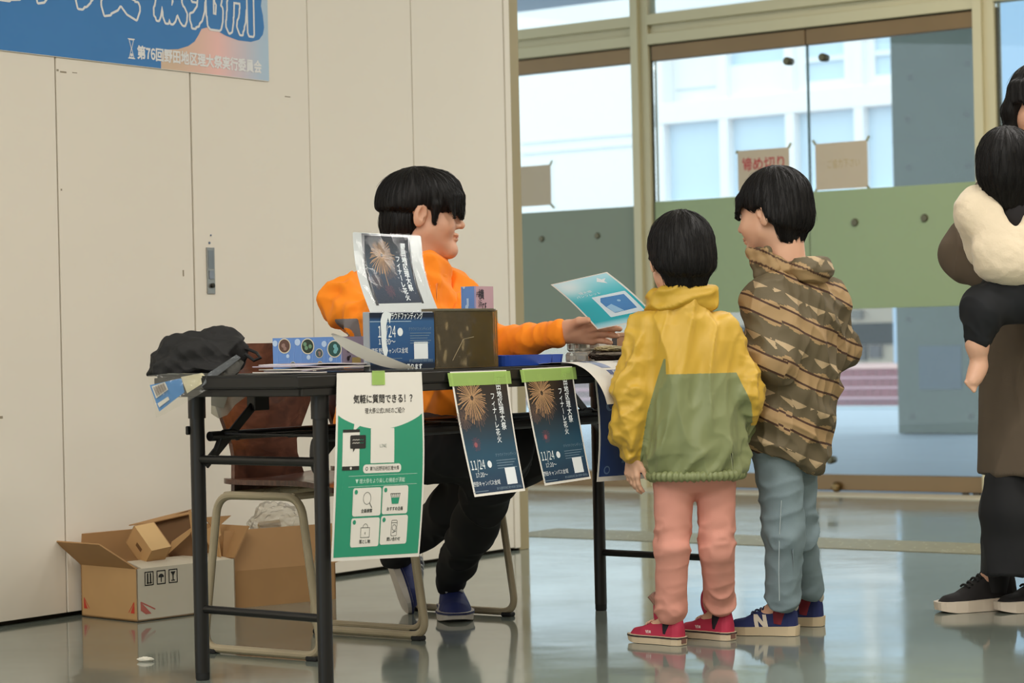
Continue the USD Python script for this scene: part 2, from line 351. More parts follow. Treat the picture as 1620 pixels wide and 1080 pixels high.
for nm, s0, s1, bolts in (('door_1', -1.286, split - .003, [(1247, 97)]), ('door_2', split + .003, .506, [(1303, 91), (1355, 352), (1465, 345), (1315, 727)])):
    dd = thing(nm, loc=G0 + Wn * (s0 + s1) / 2, rz=-AZ, kind='structure')
    obj('pane', GF((s0, -.006, .087), (s1, .006, 2.2), 0), PANE, dd, smooth=False)
    obj('frosted_panel', GF((s0, .010, .891), (s1, .018, 1.47), .001), GREEN_LIT, dd, smooth=False)
    header(dd, s0, s1)
    obj('bottom_rail', GF((s0, -.03, .012), (s1, .03, .087)), BRONZE, dd, smooth=False)
    for x, y in bolts: bolt(dd, *gpx(x, y))
    obj('edge_seal', GF((split - .0035, -.008, .09), (split + .0035, .008, 2.19), 0), mat('glass_edge', (60, 92, 92), .2), dd, smooth=False) if nm == 'door_1' else None
    if nm == 'door_2':
        s, z = gpx(1330, 769)
        obj('lock_knob', lathe([(0, -.0), (.024, 0), (.026, .012), (.021, .03), (.012, .036), (0, .036)], GM @ frame((s, .03, z), [1, 0, 0], [0, 0, -1], [0, 1, 0]), 20), mat('knob_bronze', (120, 98, 62), .25, metal=.8), dd)
        obj('hinge_cover', [GF((.40, .03, .0), (.43, .05, .014)), GF((.455, .03, .0), (.49, .05, .014))], DARKGAP, dd, smooth=False)
obj('threshold_strip', GF((-1.39, -.12, -.0), (.6, .10, .006), .001), mat('threshold_metal', (176, 166, 140), .35, metal=.3), '/World', kind='structure') if False else None
struct('trim_1', GF((-6.2, .04, .0), (4.6, .30, .004), .001), mat('threshold_stone', (196, 186, 160), .3, var=.04))
# the line across the floor: a strip of gritty terrazzo filler
d0 = .585 * .63 + .811 * 8.85
st = []
ln = span(frame(Wu * 7.55, Wn, -Wu, Z), (-5.42, -.20, 0), (2.2, .17, .002), .0008)
def strip_material():
    n = {'p': ('principled_bsdf', dict(roughness=.42, specular_ior_level=.25)), 't': ('texture_coordinate', {}), 'v': ('voronoi_texture', {'scale': 34.0}), 'r': ('rgb_ramp', {'ramp': [(.0, tuple(lin(240, 236, 214))), (.10, tuple(lin(222, 214, 184))), (.14, tuple(lin(132, 126, 98))), (1., tuple(lin(122, 116, 90)))]})}
    return usdkit.material(stage, '/World/Looks/gritty_strip', n, [('t.object', 'v.vector'), ('v.distance', 'r.fac'), ('r.color', 'p.base_color')], surface='p.BSDF')
struct('trim_2', ln, strip_material())

# housings of unseen and added ceiling lamps (their light is above, with the other lights)
for i, (x, y) in enumerate(LAMPS):
    fx = frame((x, y, 3.2), [1, 0, 0], [0, 1, 0], Z)
    obj('unseen_lamp_housing', [span(fx, (-.66, -.2, -.028), (.66, -.165, 0)), span(fx, (-.66, .165, -.028), (.66, .2, 0)), span(fx, (-.66, -.2, -.028), (-.62, .2, 0)), span(fx, (.62, -.2, -.028), (.66, .2, 0))], CEIL, '/World/ceiling', smooth=False)

# ------------------------------------------------------------------ outside
GROUND = mat('yard_paving', (170, 184, 196), .55, var=.05, vscale=.8)
ex = frame(G0, Wn, Wu, Z)                 # x to the right, y outwards, z up
EX = lambda lo, hi, b=0.: span(ex, lo, hi, b)
obj('yard_paving', EX((-30, .05, -.12), (40, 40, -.005)), GROUND, smooth=False, kind='structure')
obj('canopy', EX((-12, .0, 3.74), (16, 6.9, 3.95)), mat('canopy_soffit', (168, 178, 190), .7), smooth=False, kind='structure')
def ePl(x, y, dist): q = pl(x, y, G0 + Wu * dist, Wu) - G0; return q @ Wn, q[2]
D1 = 6.0
s0, _ = ePl(1413, 300, D1); s1, _ = ePl(1546, 300, D1)
pil = thing('concrete_pillar', 'grey fair-faced concrete pillar standing outside the right-hand glass door', 'pillar', G0 + Wn * (s0 + s1) / 2 + Wu * (D1 + .3), -AZ)
obj('shaft', EX((s0, D1, 0), (s1, D1 + .25, 3.74), .006), CONC, pil, smooth=False)
for x, y in ((1440, 122), (1530, 100), (1529, 181), (1436, 188), (1437, 265), (1531, 262), (1438, 505), (1444, 658), (1536, 658)):
    s, z = ePl(x, y, D1)
    obj('tie_hole', lathe([(0, 0), (.026, 0), (.022, .004), (.008, .004), (0, .002)], ex @ frame((s, D1, z), [1, 0, 0], [0, 0, 1], [0, -1, 0]), 14), mat('tie_hole_grey', (112, 116, 108), .8), pil)
sa, za = ePl(1455, 616, D1); sb, zb = ePl(1521, 546, D1)
obj('access_plate', EX((sa, D1 - .008, za), (sb, D1, zb), .002), mat('plate_blue_grey', (104, 118, 128), .45), pil, smooth=False)
_, zj = ePl(1440, 222, D1)
obj('pour_joint', EX((s0, D1 - .002, zj - .008), (s1, D1, zj)), mat('joint_grey', (120, 124, 118), .8), pil, smooth=False)
# the white building across the yard
D2 = 17.0
BW = mat('white_facade', (240, 240, 238), .6, var=.01)
BG = mat('pale_blue_window', (196, 218, 232), .25, var=.03, vscale=.4)
bld = thing('white_building', 'white building with a grid of pale blue windows seen through the glass doors', 'building', G0 + Wu * D2, -AZ)
obj('wall', EX((-24, D2 + .25, 2.2), (9.0, D2 + 6, 8.2)), BW, bld, smooth=False)
obj('window', EX((ePl(1568, 150, D2)[0], D2 - .06, 2.2), (ePl(1720, 150, D2)[0], D2 + .1, 8.0)), mat('right_window_band', (150, 182, 208), .3), bld, smooth=False)
# columns and sills: window lower edges measured in the photograph
cols = [ePl(x, 240, D2)[0] for x in (1046, 1137, 1248, 1361)]
step = (cols[3] - cols[0]) / 3
cols = [cols[0] + step * k for k in range(0, 7)]
_, zlo = ePl(1200, 309, D2); _, zs0 = ePl(1200, 184, D2); _, zs1 = ePl(1200, 150, D2); _, zt = ePl(1200, 60, D2)
zlo2 = ePl(1200, 316, D2)[1]
fr = lambda lo, hi: obj('facade_band', EX(lo, hi, .01), BW, bld, smooth=False)
fr((cols[0] - .07, D2 - .05, zlo - .45), (30, D2 + .25, zlo))
fr((cols[0] - .07, D2 - .05, zs0), (30, D2 + .25, zs1))
fr((cols[0] - .07, D2 - .05, zs1 + 1.25), (30, D2 + .25, zs1 + 1.6))
_, zm = ePl(1300, 92, D2)
for k, c in enumerate(cols):
    obj('facade_column', EX((c - .07, D2 - .04, zlo), (c + .07, D2 + .25, zs1 + 1.3), .01), BW, bld, smooth=False)
    if k + 1 < len(cols):
        c1 = cols[k + 1]
        if k >= 0:
            p1 = obj('window', EX((c + .06, D2 + .12, zlo), (c1 - .06, D2 + .2, zs0)), BG, bld, smooth=False)
        if k >= 1:
            obj('window', EX((c + .06, D2 + .12, zs1), (c1 - .06, D2 + .2, zs1 + 1.25)), BG, bld, smooth=False)
            obj('window_rail', EX((c + .07, D2 + .07, zm - .035), (c1 - .07, D2 + .13, zm + .035)), mat('rail_white', (228, 236, 240), .5), bld, smooth=False)
            if k == 1: obj('sill_panel', EX((c + .06, D2 + .05, zs1), (c1 - .06, D2 + .13, zs1 + .42)), BW, bld, smooth=False)
            if k >= 2: obj('window_frame', [EX((c + .07, D2 + .06, zs1), (c + .2, D2 + .13, zs1 + 1.25)), EX((c1 - .24, D2 + .06, zs1), (c1 - .07, D2 + .13, zs1 + 1.25)), EX((c + .2, D2 + .06, zs1), (c1 - .24, D2 + .13, zs1 + .12))], BW, bld, smooth=False)
JOINT = mat('facade_joint', (196, 202, 206), .7)
for y, x0, x1 in ((216, 826, 1008), (232, 826, 1040), (140, 1070, 1132)):
    a_, za = ePl(x0, y + (8 if x0 < 900 else 0), D2 + .24); b_, zb = ePl(x1, y, D2 + .24)
    obj('panel_joint', EX((a_, D2 + .235, (za + zb) / 2 - .012), (b_, D2 + .26, (za + zb) / 2 + .012)), JOINT, bld, smooth=False)
# ground floor of that building, set back, with steps in front
D3 = 19.5
obj('lower_wall', EX((-24, D3, 0), (30, D3 + .3, 2.4)), mat('beige_lower_wall', (214, 196, 172), .7, var=.04, vscale=.5), bld, smooth=False)
s0, z0 = ePl(1290, 546, D3 - .3); s1, z1 = ePl(1407, 510, D3 - .3)
obj('dark_window', EX((s0 - 3, D3 - .08, z0), (s1, D3 + .02, z1), .01), mat('dark_glass_green', (20, 32, 32), .6, spec=.1), bld, smooth=False)
for x0, x1, y0, y1, c in ((1330, 1344, 546, 566, (110, 104, 96)), (1352, 1362, 546, 570, (90, 86, 84)), (1370, 1386, 546, 566, (96, 90, 92)), (1340, 1356, 490, 504, (130, 124, 112))):
    a_, za = ePl(x0, y1, D3 - .2); b_, zb = ePl(x1, y0, D3 - .2)
    obj('notice_board', EX((a_, D3 - .1, za), (b_, D3 + .02, zb), .004), mat(f'board_{c[0]}', c, .6), bld, smooth=False)
a_, _ = ePl(1413, 520, D3 - 4); b_, _ = ePl(1419, 520, D3 - 4)
obj('downpipe', EX((a_, D3 - 4, -.0), (b_ + .02, D3 - 3.96, 2.2)), mat('silver_pipe', (160, 190, 214), .35), smooth=False, kind='structure')
st_ = thing('brick_steps', 'low flight of red-brown brick steps out in the yard beside the pillar', 'steps', G0 + Wu * 11.6 - Wn * 6.0, -AZ)
BR = mat('red_brick', (150, 96, 104), .8, var=.12, vscale=5); NOS = mat('step_nosing', (190, 150, 158), .7)
for k in range(4):
    d = 11.6 + .32 * k
    # each riser is a row of bricks, each tread a slab
    obj('tread', EX((-12, d - .012, .1 * k + .083), (0, d + .34 if k < 3 else d + 3.5, .1 * k + .1), .004), NOS if k < 3 else mat('landing_red', (206, 168, 160), .8), st_, smooth=False)
    for j in range(58):
        x0 = -8.6 + j * .095 - (.047 if k % 2 else 0)
        obj('brick', EX((x0, d, .1 * k + .0), (x0 + .089, d + .03, .1 * k + .083), .003), BR, st_, smooth=False)
    obj('mortar_bed', EX((-12, d + .008, .1 * k), (0, d + .30, .1 * k + .084)), mat('mortar_grey', (140, 124, 122), .9), st_, smooth=False)
obj('kerb', EX((-14, 11.2, -.01), (2, 11.5, .02), .004), mat('kerb_pale', (186, 200, 206), .6), smooth=False, kind='structure')
from scipy.spatial import cKDTree
# ------------------------------------------------------------------ rounded shapes: distance fields and their surfaces
def smin(a, b, k):
    h = np.clip(.5 + .5 * (b - a) / k, 0, 1); return b * (1 - h) + a * h - k * h * (1 - h)
def smax(a, b, k): return -smin(-a, -b, k)
def rotm(f, up=Z):
    """Columns: right, forward, up of something that looks along f."""
    f = unit(f); r = unit(np.cross(f, up)); return np.c_[r, f, np.cross(r, f)]
class Field:
    """A blend of simple solids, evaluated only near each of them."""
    def __init__(s): s.ops = []
    def add(s, lo, hi, fn, k=.02, op='u'): s.ops.append((np.asarray(lo, float), np.asarray(hi, float), fn, k, op)); return s
    def cone(s, a, b, ra, rb=None, k=.02, op='u', flat=None):
        a, b = np.asarray(a, float), np.asarray(b, float); rb = ra if rb is None else rb; d = b - a; L = max(d @ d, 1e-12)
        def fn(p):
            t = np.clip((p - a) @ d / L, 0, 1); q = p - a - t[:, None] * d
            if flat is not None: q = q + (q @ flat[0])[:, None] * flat[0] * (flat[1] - 1)
            return np.linalg.norm(q, axis=1) - (ra + (rb - ra) * t)
        r = max(ra, rb); return s.add(np.minimum(a, b) - r, np.maximum(a, b) + r, fn, k, op)
    def chain(s, pts, rs, k=.02, op='u', flat=None):
        for i in range(len(pts) - 1): s.cone(pts[i], pts[i + 1], rs[i], rs[i + 1], k, op, flat)
        return s
    def ell(s, c, r, R=None, k=.02, op='u'):
        c, r = np.asarray(c, float), np.asarray(r, float); R = np.eye(3) if R is None else R
        def fn(p):
            q = (p - c) @ R / r; k0 = np.linalg.norm(q, axis=1); k1 = np.linalg.norm(q / r, axis=1); return k0 * (k0 - 1) / np.maximum(k1, 1e-9)
        m = r.max(); return s.add(c - m, c + m, fn, k, op)
    def loft(s, o, R, rings, k=.02, op='u', n=2.0, cap=.01):
        """rings: (z, cx, cy, half width, half depth) along the third column of R."""
        o = np.asarray(o, float); g = np.array(sorted(rings), float)
        def fn(p):
            q = (p - o) @ R; z = np.clip(q[:, 2], g[0, 0], g[-1, 0])
            cx, cy, a, b = (np.interp(z, g[:, 0], g[:, j]) for j in (1, 2, 3, 4))
            x, y = (q[:, 0] - cx) / a, (q[:, 1] - cy) / b
            e = (np.abs(x) ** n + np.abs(y) ** n) ** (1 / n); gr = np.sqrt((x / a) ** 2 + (y / b) ** 2) / np.maximum(np.hypot(x, y), 1e-6)
            d = (e - 1) / np.maximum(gr, 1e-6)
            return smax(d, np.maximum(g[0, 0] - q[:, 2], q[:, 2] - g[-1, 0]), cap)
        m = np.abs(g[:, 3:]).max() + np.abs(g[:, 1:3]).max(); zz = g[:, 0]; ends = np.array([o + R[:, 2] * z for z in (zz[0], zz[-1])])
        return s.add(ends.min(0) - m, ends.max(0) + m, fn, k, op)
    def half(s, o, n, k=.01):
        """Cuts everything on the side of o that n points to."""
        o, n = np.asarray(o, float), unit(n); return s.add([-99] * 3, [99] * 3, lambda p: (p - o) @ n, k, 'i')
    def bounds(s):
        u = [o for o in s.ops if o[4] == 'u']; return np.min([o[0] for o in u], 0), np.max([o[1] for o in u], 0)
    def __call__(s, p, mar=.05, offs=None):
        """p: points, or blocks of neighbouring points (n, m, 3); offs: small steps to take from p as well."""
        if p.ndim == 3: c, ext = p.mean(1), np.ptp(p[0], axis=0).max() / 2 + 1e-6; q = p
        else: c, ext = p, 0.; q = p[:, None]
        if offs is not None: q = q + offs[None]
        d = np.full(q.shape[:2], .2); X, Y, Zc = (np.ascontiguousarray(c[:, a]) for a in range(3)); e = mar + ext
        for lo, hi, fn, k, op in s.ops:
            if op == 'i': d = smax(d, fn(q.reshape(-1, 3)).reshape(d.shape), k); continue
            m = np.nonzero((X > lo[0] - e) & (X < hi[0] + e))[0]
            if len(m): m = m[(Zc[m] > lo[2] - e) & (Zc[m] < hi[2] + e)]
            if len(m): m = m[(Y[m] > lo[1] - e) & (Y[m] < hi[1] + e)]
            if not len(m): continue
            v = fn(q[m].reshape(-1, 3)).reshape(len(m), -1); d[m] = smin(d[m], v, k) if op == 'u' else smax(d[m], -v, k)
        return d if (p.ndim == 3 or offs is not None) else d[:, 0]
def surface(f, h=.004, lo=None, hi=None, newton=1):
    """The zero surface of f as a mesh of cells of size h (surface nets on a sparse grid)."""
    if lo is None: lo, hi = f.bounds()
    lo, hi = np.asarray(lo) - 3 * h, np.asarray(hi) + 3 * h; B = 4; H4 = h * B
    nb = np.ceil((hi - lo) / H4).astype(int) + 1; n = nb * B
    g = np.indices(nb).reshape(3, -1).T; cv = f(lo + (g + .5) * H4 - h / 2)
    act = np.abs(cv) < H4 * 1.5
    V = np.repeat(np.repeat(np.repeat(cv.reshape(nb).astype(np.float32), B, 0), B, 1), B, 2)
    ga = g[act]; off = np.indices((B, B, B)).reshape(3, -1).T
    ii = ga[:, None] * B + off[None]; fv = f(lo + ii * h).ravel(); ii = ii.reshape(-1, 3); V[ii[:, 0], ii[:, 1], ii[:, 2]] = fv
    S = V < 0
    c = [S[i:n[0] - 1 + i, j:n[1] - 1 + j, k:n[2] - 1 + k] for i in (0, 1) for j in (0, 1) for k in (0, 1)]
    anyc, allc = c[0].copy(), c[0].copy()
    for x in c[1:]: anyc |= x; allc &= x
    cell = np.argwhere(anyc & ~allc); N = len(cell)
    cor = np.array([(i, j, k) for i in (0, 1) for j in (0, 1) for k in (0, 1)])
    vals = np.stack([V[cell[:, 0] + a, cell[:, 1] + b, cell[:, 2] + cc] for a, b, cc in cor], 1).astype(float)
    acc, cnt = np.zeros((N, 3)), np.zeros(N)
    for a in range(8):
        for b in range(a + 1, 8):
            if np.abs(cor[a] - cor[b]).sum() != 1: continue
            x = (vals[:, a] < 0) != (vals[:, b] < 0); t = np.where(x, vals[:, a] / np.where(x, vals[:, a] - vals[:, b], 1), 0)
            acc += np.where(x[:, None], cor[a] + t[:, None] * (cor[b] - cor[a]), 0); cnt += x
    P_ = lo + (cell + acc / np.maximum(cnt, 1)[:, None]) * h
    idx = np.full(np.array(S.shape) - 1, -1, np.int32); idx[cell[:, 0], cell[:, 1], cell[:, 2]] = np.arange(N)
    F_ = []
    for ax in range(3):
        u, v = [(1, 2), (2, 0), (0, 1)][ax]
        sl0, sl1 = [slice(1, -1)] * 3, [slice(1, -1)] * 3; sl0[ax] = slice(0, -1); sl1[ax] = slice(1, None)
        A, Bm = S[tuple(sl0)], S[tuple(sl1)]; e = np.argwhere(A != Bm)
        if not len(e): continue
        sgn = A[e[:, 0], e[:, 1], e[:, 2]]; base = e + 1; base[:, ax] -= 1
        eu, ev = np.zeros(3, int), np.zeros(3, int); eu[u] = 1; ev[v] = 1
        q = [idx[tuple((base - a * eu - b * ev).T)] for a, b in ((1, 1), (0, 1), (0, 0), (1, 0))]
        q = np.stack(q, 1); q[~sgn] = q[~sgn][:, ::-1]; q = q[(q >= 0).all(1)]
        F_ += [q[:, [0, 1, 2]], q[:, [0, 2, 3]]]
    F_ = np.vstack(F_)
    e = h * .5; offs = np.vstack([np.zeros(3), np.eye(3) * e])
    for _ in range(newton):
        w = f(P_, offs=offs); d = w[:, 0]; G = (w[:, 1:] - d[:, None]) / e
        P_ = P_ - np.clip(d / np.maximum((G * G).sum(1), .15), -h * .6, h * .6)[:, None] * G
    return trimesh.Trimesh(P_, F_, process=False)
def push(m, fn):
    """Moves each vertex along its normal by fn(vertices, normals)."""
    n = meshkit.arrays(m, True)[2]; m.vertices = np.array(m.vertices) + n * fn(np.array(m.vertices), n)[:, None]; return m
def relax(m, it=3): trimesh.smoothing.filter_taubin(m, .5, .52, it); return m
def folds(v, d, sc, amp, seed=0, sharp=True):
    """Cloth folds that run along direction d: ridged noise, stretched along d."""
    d = unit(d); v = v + .045 / max(sc / 14, .6) * np.stack([meshkit.noise(v * 8 + 5.1 * k + seed, seed + 20 + k) - .5 for k in range(3)], 1)
    w = v - (v @ d)[:, None] * d * .76
    a = meshkit.noise(w * sc + seed * 3.7, seed); r = (1 - np.abs(2 * a - 1)) ** 2.2 * 1.1 if sharp else a
    b = meshkit.noise(w * sc * 2.1 + seed * 1.3, seed + 9)
    return amp * ((r - .45) + .35 * (b - .5))
def refine(m, label, n=2):
    """Splits the triangles that a colour boundary crosses, so that the boundary is clean."""
    for _ in range(n):
        c = label(np.array(m.vertices), meshkit.arrays(m, True)[2]); f = np.array(m.faces)
        mix = np.nonzero((np.abs(c[f[:, 0]] - c[f[:, 1]]).sum(1) + np.abs(c[f[:, 1]] - c[f[:, 2]]).sum(1)) > 1e-6)[0]
        v, f2 = trimesh.remesh.subdivide(np.array(m.vertices), f, mix); m = trimesh.Trimesh(v, f2, process=False)
    return m, label(np.array(m.vertices), meshkit.arrays(m, True)[2])
# ------------------------------------------------------------------ the folding table
TU, TV = unit([.629, .778, 0]), unit([.778, -.629, 0])
NL = np.array([-.736, 5.363, 0.])
TM = frame(NL, TU, TV, Z)                       # x along the table, y towards the front, z up
TZ = .708
def T(s, w, z=TZ): return NL + TU * s + TV * w + Z * z
def tx(x, w, y=585):
    d = ray(x, y); k = d[0] / d[1]; q = NL + TV * w
    return (k * q[1] - q[0]) / (TU[0] - k * TU[1])  # how far along the table a point at depth w is seen at x
TS = lambda lo, hi, b=.002: span(TM, lo, hi, b)
BLACK = mat('black_lacquer', (15, 13, 12), .42, var=.1, vscale=6)
BLACK2 = mat('black_tabletop', (17, 15, 13), .5, var=.12, vscale=9)
TW = .425
tb = thing('folding_table', 'long black folding table with round legs and taped-on posters along its front', 'table', T(.77, .2, 0), math.atan2(TU[1], TU[0]))
top = slab(rrect(-.10, -.03, 1.65, TW, .012), .03, lambda V: (np.c_[V[:, 0], V[:, 1], V[:, 2] + TZ - .03]) @ TM[:3, :3].T + TM[:3, 3])
obj('tabletop', top, BLACK2, tb)
obj('edge_band', [TS((-.102, -.032, TZ - .028), (-.0985, TW + .002, TZ - .004)), TS((-.102, TW - .0005, TZ - .028), (1.652, TW + .0025, TZ - .004))], BLACK, tb, smooth=False)
obj('apron', [TS((-.085, -.015, TZ - .048), (1.635, .0, TZ - .03)), TS((-.085, TW - .014, TZ - .048), (1.635, TW - .001, TZ - .03)), TS((-.085, -.015, TZ - .048), (-.07, TW - .004, TZ - .03)), TS((1.62, -.015, TZ - .048), (1.635, TW - .004, TZ - .03))], BLACK, tb, smooth=False)
LEGS = [(0, 0), (0, .395), (1.547, 0), (1.547, .395)]
CAP = mat('black_rubber', (20, 20, 20), .7)
for s, w in LEGS:
    lg = obj('leg', [tube([T(s, w, .018), T(s, w, TZ - .04)], .0172, 20), tube([T(s, w, TZ - .10), T(s, w, TZ - .045)], .0205, 20)], BLACK, tb)
    obj('foot_cap', lathe([(0, 0), (.015, 0), (.0165, .004), (.0165, .022), (0, .022)], frame(T(s, w, 0), TU, TV, Z)), CAP, lg)
for s in (0, 1.547):
    obj('crossbar', tube([T(s, 0, .165), T(s, .395, .165)], .0095, 12), BLACK, tb)
    obj('crossbar', tube([T(s, 0, .512), T(s, .395, .512)], .0105, 12), BLACK, tb)
    d = 1 if s == 0 else -1
    for w in (.025, .37):
        obj('brace', [span(frame(T(s, w, .50), unit(TU * .2 * d + Z * .165), TV, unit(np.cross(TU * .2 * d + Z * .165, TV))), (0, -.003, -.011), (.265, .003, .011), .001),
                      TS((s + d * .15, w - .014, .62), (s + d * .20, w + .014, TZ - .045))], BLACK, tb, smooth=False)
        obj('brace_hook', tube(rounded([T(s + d * .03, w, .53), T(s + d * .055, w, .575), T(s + d * .10, w, .575), T(s + d * .105, w, .553)], .01), .0052, 8), BLACK, tb)
for w in (.02, .375): obj('shelf_rail', tube([T(.02, w, .565), T(1.53, w, .565)], .0115, 12), BLACK, tb)
for k in range(4): obj('shelf_wire', tube([T(.06, .08 + .078 * k, .565), T(1.49, .08 + .078 * k, .565)], .003, 8), BLACK, tb)
for s in (.06, .775, 1.49): obj('shelf_wire', tube([T(s, .02, .568), T(s, .375, .568)], .004, 8), BLACK, tb)
obj('fold_lever', lathe([(0, -.009), (.012, -.008), (.014, 0), (.012, .008), (0, .009)], frame(T(.02, .36, .525), TU, Z * 3.2, TV), 20), BLACK, tb)
obj('leg_clip', TS((-.020, -.020, .570), (.006, -.012, .590)), BLACK, tb, smooth=False)

# ------------------------------------------------------------------ the two chairs
PLY = {}
def plywood():
    n = {'p': ('principled_bsdf', dict(roughness=.33, coat_weight=.3)), 't': ('texture_coordinate', {}), 'm': ('mapping', {'scale': (3.0, 30.0, 10.0)}), 'n': ('noise_texture', {'scale': 3.0, 'detail': 6.0, 'distortion': 1.0}),
         'r': ('rgb_ramp', {'ramp': [(.3, tuple(lin(62, 36, 26))), (.55, tuple(lin(86, 52, 38))), (.75, tuple(lin(106, 68, 52)))]})}
    return usdkit.material(stage, '/World/Looks/brown_plywood', n, [('t.object', 'm.vector'), ('m.vector', 'n.vector'), ('n.fac', 'r.fac'), ('r.color', 'p.base_color')], surface='p.BSDF')
WOOD = plywood()
TUBE = mat('beige_tube_paint', (172, 158, 130), .38, var=.06, vscale=12, metal=.1)
TUBE_W = mat('worn_tube', (70, 52, 34), .7)
def make_chair(label, loc, rz):
    """Local frame: x to the sitter's right, y forwards; the base is centred under the seat."""
    t = thing('plywood_chair', label, 'chair', loc, rz, group='brown plywood chairs behind the table')
    def seatfn(V):
        x, y, z = V.T; return np.c_[x, y, z + .415 + .9 * (x / .2) ** 2 * .012 - .012 * np.clip((y - .10) / .1, 0, 2) ** 2 + .008 * np.clip((-y - .1) / .1, 0, 1)]
    obj('seat', slab(rrect(-.195, -.155, .195, .225, .045), .013, seatfn, .05), WOOD, t, local=True)
    bp = Polygon([(-.14, .0), (.14, .0), (.118, .06), (.122, .10), (.16, .17), (.19, .23), (.195, .33), (.18, .355), (-.18, .355), (-.195, .33), (-.19, .23), (-.16, .17), (-.122, .10), (-.118, .06)]).buffer(.012).buffer(-.006)
    def backfn(V):
        x, u, z = V.T; c = .05 * (x / .2) ** 2
        y = -.165 - .055 * (u / .36) + c - z; zz = .43 + u * .97 - .03 * np.clip(1 - u / .06, 0, 1)
        return np.c_[x, y, zz]
    obj('backrest', slab(bp, .012, backfn, .05), WOOD, t, local=True)
    for sx in (-1, 1):
        x = .2125 * sx; xi = .165 * sx
        loop = rounded([(xi, -.15, .398), (x, -.155, .36), (x, -.1925, .0115), (x, .1925, .0115), (x, .155, .36), (xi, .15, .398)], .05, 8)
        loop = rounded([(x, -.135, .398), (x, -.1925, .0125), (x, .1925, .0125), (x, .135, .398)], .055, 9)
        loop = np.vstack([loop, rounded([(x, .135, .398), (x, 0, .402), (x, -.135, .398)], .05)])
        leg = obj('leg_frame', tube(rounded([(x, .02, .400), (x, -.135, .400), (x, -.1925, .0125), (x, .1925, .0125), (x, .135, .400), (x, .018, .400)], .05, 9), .0105, 12), TUBE, t, local=True)
        for y in (-.165, .165): obj('foot_pad', bx((.026, .034, .012), None, (x, y, .006), .003), CAP, leg, local=True)
    for y in (-.11, .11): obj('seat_bar', tube([(-.2125, y, .400), (.2125, y, .400)], .009, 10), TUBE, t, local=True)
    obj('back_stem', [tube(rounded([(sx * .07, -.05, .398), (sx * .07, -.17, .392), (sx * .07, -.195, .43), (sx * .07, -.212, .56)], .03), .009, 10) for sx in (-1, 1)], TUBE, t, local=True)
    return t
CF = unit([.82, -.57, 0]); CA = math.atan2(CF[1], CF[0]) - math.pi / 2
c1 = make_chair('empty brown plywood chair with beige tube legs behind the near end of the table', (-.517, 5.911, 0), CA)
copy_of(c1, 'plywood_chair', 'brown plywood chair with beige tube legs under the seated man in orange', 'chair', (-.285, 6.393, 0), CA, 'brown plywood chairs behind the table')

# ------------------------------------------------------------------ cardboard boxes by the wall
CARD = mat('cardboard', (170, 130, 84), .75, var=.06, vscale=9, bump=.06, bscale=120)
CARDL = mat('cardboard_light', (190, 150, 100), .7, var=.05, vscale=7)
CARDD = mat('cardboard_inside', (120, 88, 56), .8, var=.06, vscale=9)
CARDW = mat('white_faced_card', (206, 198, 178), .6, var=.04, vscale=6)
RED = mat('red_print', (196, 62, 44), .6); INK = mat('black_ink', (34, 32, 30), .6)
def panel(par, name, o, a, b, m, th=.004, poly=None):
    """A card panel: corner o, edges a and b; thickness towards -normal."""
    o, a, b = map(np.asarray, (o, a, b)); la, lb = np.linalg.norm(a), np.linalg.norm(b)
    M = frame(o, a / la, unit(b), unit(np.cross(a, b)))
    g = sbox(0, 0, la, lb) if poly is None else Polygon([(p * la, q * lb) for p, q in poly])
    return obj(name, slab(g, -th, plane_fn(M)), m, par, smooth=False), M, la, lb
b1 = np.array([-1.081, 6.526, .002]) + Wn * .006; e1, e2 = unit([-.227, .177, 0]), unit([.145, .154, 0]); e1 = unit(e1 - e2 * (e1 @ e2)); hz = .148
L1, L2 = .262, .36
bo = thing('open_cardboard_box', 'open cardboard box with a white side and red corner marks by the wall', 'cardboard box', b1 + e1 * L1 / 2 + e2 * L2 / 2, math.atan2(e2[1], e2[0]))
up = Z * hz
panel(bo, 'side', b1, e2 * L2, up, CARDW)
_, Ms, _, _ = panel(bo, 'end_panel', b1 + e1 * L1, -e1 * L1, up, CARDL)
panel(bo, 'side', b1 + e1 * L1 + e2 * L2, -e2 * L2, up, CARD)
panel(bo, 'end_panel', b1 + e2 * L2, e1 * L1, up, CARDL)
panel(bo, 'bottom', b1, e1 * L1, e2 * L2, CARD)
# flaps: the near one stands out and up, the long white one folds inwards
panel(bo, 'flap', b1 + up + e1 * L1, -e1 * L1, -e2 * .075 + Z * .072 + e1 * .035, CARD, .004, [(0, 0), (1, 0), (.86, 1), (0.06, 1)])
panel(bo, 'flap', b1 + up + e2 * .02, e2 * (L2 - .03), e1 * .115 + Z * .015, CARDW, .004, [(0, 0), (1, 0), (.98, .9), (.08, .9)])
panel(bo, 'flap', b1 + up + e1 * L1, e2 * L2, -e1 * .012 + Z * .09, CARD, .004)
panel(bo, 'flap', b1 + up + e2 * L2, e1 * L1, e2 * .06 + Z * .09, CARD, .004)
fn = plane_fn(Ms)
for a, k in ((0, 1), (L1, -1)): obj('red_mark', decal(unary_union([Polygon([(a + .012 * k, .022), (a + .012 * k, .055), (a + .03 * k, .022)]), LineString([(a + .014 * k, .053), (a + .038 * k, .024)]).buffer(.0012)]), fn, .0006), RED, bo, smooth=False)
M2 = frame(b1, e2, Z, unit(np.cross(e2, Z))); fn = plane_fn(M2)
obj('red_mark', decal(unary_union([Polygon([(.012, .03), (.012, .055), (.05, .018), (.03, .018)]), LineString([(.014, .053), (.062, .03)]).buffer(.002)]), fn, .0006), mat('pink_red_print', (190, 104, 92), .6), bo, smooth=False)
ic = []
